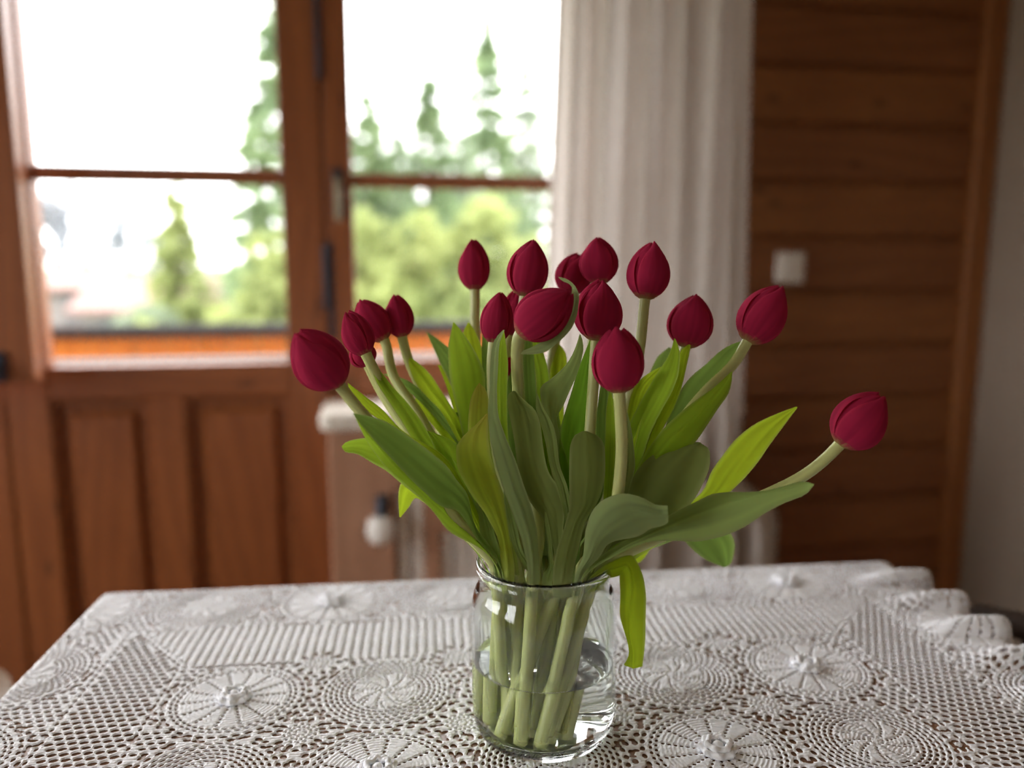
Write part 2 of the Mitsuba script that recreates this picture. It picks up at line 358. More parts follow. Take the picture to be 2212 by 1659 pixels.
put('curtain', (V.reshape(-1, 3), grid_faces(nz, nx)), 'mat_curtain', 'whitish floor length curtain hanging in soft folds over the right of the window', 'curtain', smooth=True)

# ------------------------------------------------------------------ outside
put('balcony_floor', box(-3, 3, WY + .35, 3.42, -.16, -.05, .005), 'mat_deck', 'balcony floor outside the door', kind='structure')
t = tag('balcony_railing', 'orange boarded balcony railing with a dark grey cap outside the panes', 'railing')
put(t + '__cap', box(-3.0, 3.0, 3.36, 3.50, .852, .898, .006), 'mat_cap', 'dark grey railing cap')
put(t + '__cap_sheet', box(-3.0, 3.0, 3.50, 3.60, .878, .886, .002), 'mat_cap')
for i in range(50):
    x0 = -3 + i * .12
    put(t + '__board', box(x0 + .002, x0 + .118, 3.40, 3.42, -.05, .852, .004), 'mat_board')
put('ground', (np.array([[-160, 3.6, -3.2], [160, 3.6, -3.2], [160, 320, -3.2], [-160, 320, -3.2]], float), np.array([[0, 1, 2, 3]])), 'mat_grass', 'green garden ground far below the balcony', kind='structure', smooth=False)


def cards(pos, size, seed, aspect=.45, droop=None):
    r = np.random.default_rng(seed)
    n = len(pos)
    a = r.normal(size=(n, 3))
    if droop is not None:
        a = droop + .45 * a
    a /= np.linalg.norm(a, axis=1, keepdims=True)
    b = np.cross(a, r.normal(size=(n, 3)))
    b /= np.linalg.norm(b, axis=1, keepdims=True)
    sz = size * r.uniform(.6, 1.3, (n, 1))
    p = np.stack([pos - a * sz, pos + b * sz * aspect, pos + a * sz, pos - b * sz * aspect], 1)
    f = np.arange(4 * n).reshape(n, 4)
    return trimesh.Trimesh(p.reshape(-1, 3), np.vstack([f[:, [0, 1, 2]], f[:, [0, 2, 3]]]), process=False)


def conifer(x, y, ztop, R, zlow, mat, seed, label, n=5200, layers=26, gap=0.0, size=.16, group=None, power=.85):
    r = np.random.default_rng(seed)
    hgt = ztop - zlow
    h = 1 - r.uniform(0, 1, n) ** .62
    h = (np.floor(h * layers) + r.normal(.5, .22, n)) / layers
    keep = r.uniform(size=n) > gap
    h = np.clip(h[keep], 0, 1)
    k = len(h)
    rad = R * (1 - h) ** power * (.55 + .45 * meshkit.noise(np.stack([h * layers, h * 0 + seed, h * 0], 1), seed)) + .04
    q = np.sqrt(r.uniform(0.02, 1, k))
    ang = (np.floor(r.uniform(0, 9, k)) + np.floor(h * layers) * .37) * 2 * np.pi / 9 + r.normal(0, .16, k)
    pos = np.stack([x + rad * q * np.cos(ang), y + rad * q * np.sin(ang), zlow + h * hgt - .25 * rad * q], 1)
    dr_ = np.stack([np.cos(ang), np.sin(ang), -.25 + 0 * ang], 1)
    t = tag(key_of('fir_tree'), label, 'tree', group)
    put(t + '__crown', cards(pos, size, seed, .4, dr_), mat, kind='stuff', smooth=False)
    put(t + '__trunk', tube([[x, y, -3.2], [x, y, zlow + hgt * .5], [x, y, ztop - .2]], [.16, .09, .015], 8), 'mat_bark')


def bush(name, blobs, mat, seed, label, n=3800, size=.10, cat='shrub'):
    r = np.random.default_rng(seed)
    w = np.array([b[3] * b[4] for b in blobs])
    i = r.choice(len(blobs), n, p=w / w.sum())
    b = np.array(blobs, float)[i]
    d = r.normal(size=(n, 3))
    d /= np.linalg.norm(d, axis=1, keepdims=True)
    q = r.uniform(.25, 1, (n, 1)) ** .5
    clump = .75 + .5 * meshkit.noise(d * 2.5 + b[:, :3] * 3, seed)[:, None]
    pos = b[:, :3] + d * q * clump * b[:, [3, 3, 4]]
    t = tag(key_of(name), label, cat)
    put(t + '__crown', cards(pos, size, seed, .55), mat, kind='stuff', smooth=False)
    x, y = np.mean([q[:2] for q in blobs], axis=0)
    zb = max(q[2] for q in blobs)
    put(t + '__trunk', join(*[tube(smooth_profile([[x + .1 * k, y, -3.2], [x + (q[0] - x) * .4, y, (q[2] - 3.2) / 2], [q[0], q[1], q[2]]], 8), np.linspace(.09, .02, 8), 7) for k, q in enumerate(blobs)]), 'mat_bark')


conifer(-1.25, 13.0, 5.7, 1.9, -1.8, 'mat_fir', 11, 'tall fir tree seen left of the dark door post', n=2300, layers=20, gap=.1, size=.24)
conifer(-3.66, 16.0, 2.6, 1.7, -2.6, 'mat_spring', 12, 'small light green conical tree in the lower left pane', n=1250, layers=11, size=.24)
conifer(1.02, 14.0, 4.35, 1.0, -1.0, 'mat_fir', 13, 'slim fir tree with a rounded top in the middle of the right window', n=1250, layers=14, power=.6, size=.22)
conifer(2.62, 18.0, 6.6, 1.7, -1.0, 'mat_fir', 14, 'tallest thin fir tree in the right window near the curtain', n=1150, layers=17, gap=.1, size=.28)
conifer(3.85, 20.0, 6.0, 1.6, 0, 'mat_pale_haze', 15, 'pale thin tree beside the curtain edge', n=1050, layers=14, gap=.1, size=.26)
conifer(-.02, 15.0, 4.3, 1.5, -1, 'mat_fir', 16, 'olive fir tree just right of the window handle', n=1200, layers=13, gap=.1, size=.25)
conifer(.55, 17.0, 4.0, 1.1, 0, 'mat_pale_haze', 17, 'pale slim tree left of the round topped fir', n=1000, layers=12, gap=.1, size=.25)
conifer(1.78, 16.0, 3.7, 1.2, 0, 'mat_pale_haze', 18, 'pale short tree between the two fir trees of the right window', n=1150, layers=12, gap=.1, size=.24)
bush('shrub', [(.20, 9.6, .4, .55, .9), (-.20, 10, 1.3, .45, .6), (.55, 10, 1.35, .35, .5)], 'mat_spring', 21, 'leafy yellow green shrub beside the window stile', 760, .13)
bush('shrub', [(1.15, 9.2, .2, .55, .7), (.95, 9.6, 1.1, .35, .5), (1.35, 9.6, 1.4, .4, .6)], 'mat_spring', 22, 'yellow green shrub in the middle of the right window, behind the upright tulip', 800, .13)
bush('shrub', [(2.05, 9.8, .1, .5, .8), (1.95, 10.2, 1.0, .4, .5)], 'mat_spring', 23, 'yellow green shrub next to the curtain', 540, .13)
bush('shrub', [(-1.75, 11, .0, .6, .8), (-1.3, 11.4, .7, .5, .9)], 'mat_spring', 24, 'bright green shrub in the left pane next to the door post', 850, .13)
bush('shrub', [(-2.85, 11.2, -.35, .6, .75)], 'mat_spring', 25, 'low green shrub in the left pane between house and fir', 800, .12)
bush('shrub', [(-3.6, 13.5, .0, .5, .55)], 'mat_pale_haze', 26, 'greyish bush just right of the red roof', 500, .12)


def bare_tree(x, y, h, seed, label):
    r = np.random.default_rng(seed)
    parts = []

    def grow(p, d, l, rad, k):
        q = p + d * l
        parts.append(tube([p, q], [rad, rad * .72], 5, False))
        if k:
            for _ in range(4 if k > 1 else 5):
                e = d + r.normal(0, .42, 3)
                e[2] += .12
                e /= np.linalg.norm(e)
                grow(p + d * l * r.uniform(.55, 1), e, l * r.uniform(.5, .72), rad * .60, k - 1)
    grow(np.array([x, y, -3.2]), np.array([0, 0, 1.0]), h * .42, .34, 5)
    put('bare_tree', join(*parts), 'mat_twig', label, 'tree', 'bare trees behind the house', smooth=False)


bare_tree(-15.6, 44, 9.6, 31, 'bare greyish tree in the far lower left pane, the left one of two')
bare_tree(-12.6, 45, 8.0, 32, 'bare greyish tree in the far lower left pane, the smaller right one of two')


def house(x, y, w, d, ze, zr, label):
    t = tag(key_of('house'), label, 'house')
    put(t + '__wall', box(x - w / 2, x + w / 2, y, y + d, -3.2, ze, .01), 'mat_render')
    m = hull([[x - w / 2 - .4, y - .4, ze], [x + w / 2 + .4, y - .4, ze], [x - w / 2 - .4, y + d + .4, ze], [x + w / 2 + .4, y + d + .4, ze], [x - w / 2 - .4, y + d / 2, zr], [x + w / 2 + .4, y + d / 2, zr],
              [x - w / 2 - .4, y - .4, ze - .15], [x + w / 2 + .4, y - .4, ze - .15], [x - w / 2 - .4, y + d + .4, ze - .15], [x + w / 2 + .4, y + d + .4, ze - .15]])
    put(t + '__roof', m, 'mat_roof', smooth=False)
    put(t + '__chimney', box(x + w * .2, x + w * .2 + .5, y + d * .4, y + d * .4 + .5, ze, zr + .5, .02), 'mat_render')
    for k in range(3):
        put(t + '__window', box(x - w / 2 + w * (.18 + .28 * k), x - w / 2 + w * (.30 + .28 * k), y - .04, y + .05, ze - 1.4, ze - .3, .01), 'mat_window_far')


house(-8.4, 30, 3.6, 6, -.35, .75, 'far house with a reddish roof in the lower left pane')
house(-13.3, 34, 4.6, 6, .35, .95, 'far white house at the left of the lower left pane')

# ------------------------------------------------------------------ table and cloth
A = math.radians(4.0)
U0, U1, V0, V1, TZ = -.385, .585, .24, .928, .7488


def table_xy(u, v):
    return u * math.cos(A) + v * math.sin(A), -u * math.sin(A) + v * math.cos(A)


def on_table(mesh):
    m = mesh.copy()
    m.apply_transform(trimesh.transformations.rotation_matrix(-A, [0, 0, 1]))
    return m


t = tag('table', 'brown wooden table under the crochet cloth', 'table')
nb = 7
for i in range(nb):
    v0 = V0 + .006 + i * (V1 - V0 - .012) / nb
    put(t + '__board', on_table(box(U0 + .006, U1 - .006, v0, v0 + (V1 - V0 - .012) / nb - .0006, TZ - .028, TZ, .0015)), 'mat_table')
put(t + '__apron', on_table(join(box(U0 + .06, U1 - .06, V0 + .05, V0 + .07, TZ - .12, TZ - .0285), box(U0 + .06, U1 - .06, V1 - .07, V1 - .05, TZ - .12, TZ - .0285),
                                 box(U0 + .05, U0 + .07, V0 + .06, V1 - .06, TZ - .12, TZ - .0285), box(U1 - .07, U1 - .05, V0 + .06, V1 - .06, TZ - .12, TZ - .0285))), 'mat_table')
for u in (U0 + .045, U1 - .10):
    for v in (V0 + .045, V1 - .10):
        put(t + '__leg', on_table(box(u, u + .055, v, v + .055, 0, TZ - .0285, .005)), 'mat_table')

# the crochet pattern: a list of holes, each an ellipse (u, v, semi-axes, angle)
holes, cell = [], {}


def hole(u, v, a, b, ang=0.0, clear=.92):
    if not (U0 - .2 < u < U1 + .2 and .18 < v < V1 + .18):
        return
    i, j = int(math.floor(u / .006)), int(math.floor(v / .006))
    for p in range(i - 2, i + 3):
        for q in range(j - 2, j + 3):
            for (x, y, s) in cell.get((p, q), ()):
                if (x - u) ** 2 + (y - v) ** 2 < (clear * (s + .5 * (a + b)) + .0004) ** 2:
                    return
    holes.append((u, v, a, b, ang))
    cell.setdefault((i, j), []).append((u, v, .5 * (a + b)))


def ring(c, r, n, a, b, off=0.0, sv=1.0, skip=None):
    """n holes on a circle, a along the circle and b across it."""
    for k in range(n):
        t = 2 * math.pi * (k + off) / n
        u, v = c[0] + r * math.cos(t), c[1] + r * math.sin(t) * sv
        if skip is None or not skip(u, v):
            hole(u, v, a, b, t + math.pi / 2)


PU, PV = .135, .120
cols = [-.18 + PU * i for i in range(5)]
rows = [.678 - PV * j for j in range(4)]
MED = [(u, v, (i + j) % 2) for i, u in enumerate(cols) for j, v in enumerate(rows)]
ROS = [(u + PU / 2, v - PV / 2) for u in cols[:-1] for v in rows[:-1]] + [(u + PU / 2, rows[0] + .057) for u in cols[:-1]]
OUT = [(-.3925 + .1375 * i, .880, i % 2) for i in range(8)] + [(-.3925 + .1375 * i, .880 + .125, (i + 1) % 2) for i in range(8)]
OUT += [(-.3925, .880 - .1375 * j, j % 2) for j in range(1, 5)] + [(.572, .880 - .1375 * j, (j + 1) % 2) for j in range(1, 5)]


def medallion(u, v, kind):
    c = (u, v)
    sv = .97
    if kind == 0:       # twelve solid petals parted by ladders
        for k in range(14):
            t = 2 * math.pi * k / 14 + .1
            for j in range(7):
                r = .0135 + .0050 * j
                hole(u + r * math.cos(t), v + r * math.sin(t) * sv, .0017, .0009 + .018 * r, t, .7)
        ring(c, .0490, 46, .0022, .0013, 0, sv)
        ring(c, .0535, 46, .0024, .0014, .5, sv)
    else:               # pinwheel
        ring(c, .0050, 8, .0012, .0009, 0, sv)
        for k in range(9):
            for j in range(6):
                r = .0095 + .0040 * j
                t = 2 * math.pi * k / 9 + 16 * (r - .0095)
                hole(u + r * math.cos(t), v + r * math.sin(t) * sv, .0016, .0010, t + .8, .7)
                if j > 2:
                    t += .19
                    hole(u + r * math.cos(t), v + r * math.sin(t) * sv, .0016, .0010, t + .8, .7)
        for j in range(6):
            ring(c, .0305 + .0047 * j, 40, .0011 + .034 * (.0305 + .0047 * j), .0014, .5 * (j % 2), sv)


def inside(u, v, ms, r):
    return any((u - m[0]) ** 2 + (v - m[1]) ** 2 < r * r for m in ms)


for m in MED + OUT:
    medallion(*m)
for c in ROS:
    ring(c, .0045, 7, .0011, .0009)
    ring(c, .0088, 14, .0010, .0012)
    ring(c, .0130, 14, .0014, .0011, .5)
    for k in range(10):
        t = 2 * math.pi * k / 10
        u, v = c[0] + .0195 * math.cos(t), c[1] + .0195 * math.sin(t)
        if not inside(u, v, MED, .0575):
            hole(u, v, .0040, .0025, t, .8)
# borders of the band
for k in range(95):
    hole(-.322 + k * .0089, .824, .0030, .0017)
    u = -.250 + k * .0089
    if u < .432:
        hole(u, .7395, .0030, .0018)
for s_, a0, b0 in ((1, (-.246, .742), (-.318, .826)), (-1, (.428, .742), (.506, .826))):
    for k in range(11):
        f = (k + .5) / 11
        hole(a0[0] + (b0[0] - a0[0]) * f, a0[1] + (b0[1] - a0[1]) * f, .0030, .0016, math.atan2(b0[1] - a0[1], b0[0] - a0[0]))
        hole(a0[0] + (b0[0] - a0[0]) * f + .0075 * s_, a0[1] + (b0[1] - a0[1]) * f, .0024, .0012, math.atan2(b0[1] - a0[1], b0[0] - a0[0]))
for k in range(70):
    hole(-.321, .822 - k * .0089, .0028, .0017, math.pi / 2)
    hole(.509, .822 - k * .0089, .0028, .0017, math.pi / 2)
    hole(-.2475, .735 - k * .0089, .0028, .0017, math.pi / 2)
    hole(.429, .735 - k * .0089, .0028, .0017, math.pi / 2)
# ladders of the far band
for k in range(90):
    u = -.318 + k * .0094
    for j in range(16):
        v = .7455 + j * .0049
        lo = -.246 - (v - .742) * .857 + .010
        hi = .428 + (v - .742) * .93 - .010
        if lo < u < hi:
            hole(u, v, .0019, .0016, 0, .6)
# nets at both sides
for j in range(80):
    v = .818 - j * .0075
    for k in range(12):
        for u in (-.314 + (k + .5 * (j % 2)) * .0092, .4355 + (k + .5 * (j % 2)) * .0085):
            lim = -.2525 if v < .742 else -.2525 - (v - .742) * .857
            if u < -.2 and u < lim + .003:
                hole(u, v, .0036, .0027, .12, .60)
            lim = .434 if v < .742 else .434 + (v - .742) * .93
            if u > .4 and lim - .002 < u < .504:
                hole(u, v, .0034, .0026, -.12, .60)

for m in MED:
    ring(m, .0600, 38, .0034, .0021, 0, .985, lambda u, v: any(abs(u - q[0]) < 1e-9 for q in ()) or inside(u, v, ROS, .0175) or v > .737)
    ring(m, .0660, 34, .0036, .0026, .5, .98, lambda u, v: inside(u, v, MED, .0575) or inside(u, v, ROS, .020) or v > .737)
for m in OUT:
    ring(m, .0600, 40, .0030, .0018, 0, .985, lambda u, v: (V0 < v < .826 and -.318 < u < .508))
    ring(m, .0660, 36, .0034, .0022, .5, .98, lambda u, v: (V0 < v < .826 and -.318 < u < .508) or inside(u, v, OUT, .0575))
# open mesh filling what is left between the motifs
for j in range(150):
    for k in range(130):
        u, v = -.50 + k * .0088 + .0044 * (j % 2), .22 + j * .0072
        if (.740 < v < .822 and -.33 < u < .52) or (v <= .742 and (-.322 < u < -.2475 or .429 < u < .511)):
            continue
        if not inside(u, v, MED + OUT, .0585) and not inside(u, v, ROS, .0150):
            hole(u, v, .0030, .0022, 0, .72)

seg = lambda a, b, s: np.arange(a, b, s)
gu = np.r_[seg(U0 - .16, U0 - .02, .0035), seg(U0 - .02, U1 + .05, .00105), seg(U1 + .05, U1 + .16, .0035)]
gv = np.r_[seg(V0 - .05, .465, .0035), seg(.465, .70, .0009), seg(.70, V1 + .02, .0012), seg(V1 + .02, V1 + .15, .0035)]
nu, nv = len(gu), len(gv)
field = np.full((nv, nu), .004)
for (u, v, a, b, ang) in holes:
    R = max(a, b) + .0026
    i0, i1 = np.searchsorted(gu, (u - R, u + R))
    j0, j1 = np.searchsorted(gv, (v - R, v + R))
    if i1 - i0 < 2 or j1 - j0 < 2:
        continue
    x, y = gu[None, i0:i1] - u, gv[j0:j1, None] - v
    c, s_ = math.cos(ang), math.sin(ang)
    p, q = x * c + y * s_, -x * s_ + y * c
    e = np.sqrt((p / a) ** 2 + (q / b) ** 2)
    d = (e - 1) * np.minimum(a, b) * (1 + .35 * np.minimum(e, 1))
    field[j0:j1, i0:i1] = np.minimum(field[j0:j1, i0:i1], d)
UU, VV = np.meshgrid(gu, gv)
F = field.ravel()
F = np.where(np.abs(F) < 2e-5, 2e-5, F)
uv0 = np.stack([UU.ravel(), VV.ravel()], 1)
tri = grid_faces(nv, nu)
ins = F[tri] > 0
cnt = ins.sum(1)
full = tri[cnt == 3]


def cut(tris, want):
    k = np.argmax((F[tris] > 0) == want, axis=1)
    return np.stack([tris[np.arange(len(tris)), (k + o) % 3] for o in range(3)], 1)


one, two = cut(tri[cnt == 1], True), cut(tri[cnt == 2], False)
pairs = np.vstack([one[:, [0, 1]], one[:, [0, 2]], two[:, [0, 1]], two[:, [0, 2]]])
key = np.sort(pairs, 1)
uniq, inv = np.unique(key, axis=0, return_inverse=True)
fa, fb = F[uniq[:, 0]], F[uniq[:, 1]]
w = (fa / (fa - fb))[:, None]
cutuv = uv0[uniq[:, 0]] * (1 - w) + uv0[uniq[:, 1]] * w
N0 = len(uv0)
inv = inv.ravel() + N0
n1, n2 = len(one), len(two)
e1, e2, e3, e4 = inv[:n1], inv[n1:2 * n1], inv[2 * n1:2 * n1 + n2], inv[2 * n1 + n2:]
faces = np.vstack([full, np.stack([one[:, 0], e1, e2], 1), np.stack([e3, two[:, 1], two[:, 2]], 1), np.stack([e3, two[:, 2], e4], 1)])
uvA = np.vstack([uv0, cutuv])
fA = np.r_[F, np.zeros(len(cutuv))]
used, faces = np.unique(faces, return_inverse=True)
faces = faces.reshape(-1, 3)
uvA, fA = uvA[used], fA[used]
hgt = .00125 * np.sqrt(np.clip(1 - (1 - np.clip(fA / .0013, 0, 1)) ** 2, 0, 1))


near = np.full(len(uvA), 9.0)
for (u, v, k) in MED + OUT:
    near = np.minimum(near, np.hypot(uvA[:, 0] - u, (uvA[:, 1] - v) / .97))
hgt = hgt + np.clip(fA / .002, 0, 1) * .00032 * np.where(near < .060, np.sin(near * 2 * np.pi / .0034), np.sin(uvA[:, 1] * 2 * np.pi / .0034))


def drape(u, v, h):
    eu = np.maximum(0, np.maximum(U0 - u, u - U1))
    ev = np.maximum(0, np.maximum(V0 - v, v - V1))
    e = np.hypot(eu, ev)
    su, sv_ = np.where(u < U0, -1, 1), np.where(v < V0, -1, 1)
    r = .009
    t = np.minimum(e / r, np.pi / 2)
    out = r * np.sin(t) + h * np.sin(t) + .06 * np.maximum(e - r * 1.57, 0)
    down = r * (1 - np.cos(t)) + np.maximum(e - r * np.pi / 2, 0)
    wob = .010 * np.sin(v * 38 + u * 31) * np.clip((e - .02) / .1, 0, 1)
    k = np.maximum(e, 1e-9)
    uu = np.clip(u, U0, U1) + su * (out + wob) * eu / k
    vv = np.clip(v, V0, V1) + sv_ * (out + wob) * ev / k
    z = TZ + .0005 - down + h * np.cos(t) + .0006 * meshkit.noise(np.stack([u * 14, v * 14, u * 0], -1), 3)
    # the rucked scallops along the right-hand edge
    rk = np.clip((u - .515) / .055, 0, 1)
    rk = rk * rk * (3 - 2 * rk)
    bump = np.maximum(0, np.sin(v * 2 * np.pi / .066 + 14 * (u - .55) + .6)) ** .8 * np.clip((.93 - v) / .06, 0, 1)
    z = z + .016 * bump * rk
    uu = uu + .016 * bump * np.clip((u - .55) / .04, 0, 1)
    x, y = table_xy(uu, vv)
    return np.stack([x, y, z], -1)


cloth = drape(uvA[:, 0], uvA[:, 1], hgt)
put('tablecloth', (cloth, faces), 'mat_lace', 'white crochet lace tablecloth with round medallions covering the table', 'tablecloth', smooth=True, uv=uvA)


def rose():
    parts = []
    for (R, rt, z, n, ph) in ((.0125, .0026, .0030, 8, 0), (.0085, .0025, .0060, 6, .4)):
        a = np.linspace(0, 2 * np.pi, 73)[:-1]
        rad = R * (1 + .10 * np.cos(n * a + ph))
        b = np.linspace(0, 2 * np.pi, 11)[:-1]
        rr = rad[:, None] + rt * np.cos(b)
        v = np.stack([rr * np.cos(a)[:, None], rr * np.sin(a)[:, None], z + rt * 1.05 * np.sin(b)[None] + .0007 * np.cos(n * a + ph)[:, None]], -1).reshape(-1, 3)
        f = grid_faces(72, 10, True)
        last = np.arange(10)
        q = np.stack([710 + last, 710 + (last + 1) % 10, (last + 1) % 10, last], 1)
        parts.append(trimesh.Trimesh(v, np.vstack([f, q[:, [0, 1, 2]], q[:, [0, 2, 3]]]), process=False))
    s = trimesh.creation.icosphere(2, .0045)
    s.apply_scale([1, 1, .7])
    s.apply_translation([0, 0, .005])
    parts.append(s)
    m = join(*parts)
    m.apply_translation([0, 0, .0004])
    return m


RO = rose()
for (u, v, k) in MED + OUT:
    if k == 0 and U0 + .02 < u < U1 - .02 and V0 < v < V1 - .01 and math.hypot(u - .093, v - .60) > .075:
        x, y = table_xy(u, v)
        put('tablecloth__rose', move(RO, (x, y, TZ + .0012), u * 9), 'mat_lace', smooth=True, uv=np.asarray(RO.vertices)[:, :2] + [u, v])

# ------------------------------------------------------------------ jar and water
JC = (.132, .597)
BZ = .7512
outer = smooth_profile([[.0001, BZ + .0028], [.030, BZ + .0026], [.040, BZ + .0006], [.046, BZ], [.0525, BZ + .0022], [.0570, BZ + .0085], [.0592, BZ + .020], [.0597, BZ + .034], [.0597, BZ + .098], [.0592, BZ + .112], [.0572, BZ + .1215],
                        [.0545, BZ + .127], [.0534, BZ + .131], [.0534, BZ + .1375], [.0548, BZ + .1395], [.0559, BZ + .1420], [.0562, BZ + .1448], [.0553, BZ + .1474], [.0537, BZ + .1484]], 90)
inner = smooth_profile([[.0537, BZ + .1484], [.0521, BZ + .1476], [.0511, BZ + .1452], [.0509, BZ + .140], [.0510, BZ + .131], [.0522, BZ + .126], [.0546, BZ + .120], [.0566, BZ + .111], [.0572, BZ + .098], [.0572, BZ + .034], [.0567, BZ + .022],
                        [.0545, BZ + .0135], [.0490, BZ + .0085], [.040, BZ + .0068], [.020, BZ + .0064], [.0001, BZ + .0066]], 80)[1:]
WZ = .812
mz = WZ + .0030                 # where the raised rim of the water meets the glass
mr = float(np.interp(mz, inner[8:60, 1][::-1], inner[8:60, 0][::-1]))
dry = inner[inner[:, 1] > mz + .0006]
wet = inner[inner[:, 1] < mz - .0006]


def shell(profile, n=128, start=False, end=False, up=None):
    """An open surface of revolution; start / end: that end lies on the axis."""
    pr = np.asarray(profile, float)
    a = np.arange(n) * 2 * np.pi / n
    v = np.stack([JC[0] + pr[:, None, 0] * np.cos(a), JC[1] + pr[:, None, 0] * np.sin(a), np.repeat(pr[:, 1:2], n, 1)], -1).reshape(-1, 3)
    f = grid_faces(len(pr), n, True)
    m = trimesh.Trimesh(v, f, process=False)
    return m


def facing(m, outward):
    """Turns the faces so that their normals follow the given field."""
    d = (m.face_normals * outward(m.triangles_center)).sum()
    if d < 0:
        m.invert()
    return m


glass = shell(np.vstack([[[.00005, outer[0, 1]]], outer[1:], dry[1:], [[mr, mz]]]))
put('glass_jar', facing(glass, lambda c: np.c_[c[:, :2] - JC, c[:, 2] * 0] * (np.hypot(c[:, 0] - JC[0], c[:, 1] - JC[1]) > .0590)[:, None]), 'mat_glass', 'clear round glass jar used as a vase on the lace tablecloth', 'vase', smooth=True)
t = tag('water', 'clear water filling the lower half of the glass jar', 'water')
body = shell(np.vstack([[[mr, mz]], wet[:-1], [[.00005, wet[-1, 1]]]]))
put(t + '__body', facing(body, lambda c: np.c_[c[:, :2] - JC, c[:, 2] * 0]), 'mat_wet_glass', smooth=True)
face = shell(np.array([[.00005, WZ], [.020, WZ], [.040, WZ], [.048, WZ + .0001], [mr - .0045, WZ + .0006], [mr - .0020, WZ + .0014], [mr - .0007, WZ + .0023], [mr, mz]]))
put(t + '__surface', facing(face, lambda c: np.array([[0, 0, 1.0]])), 'mat_water', smooth=True)

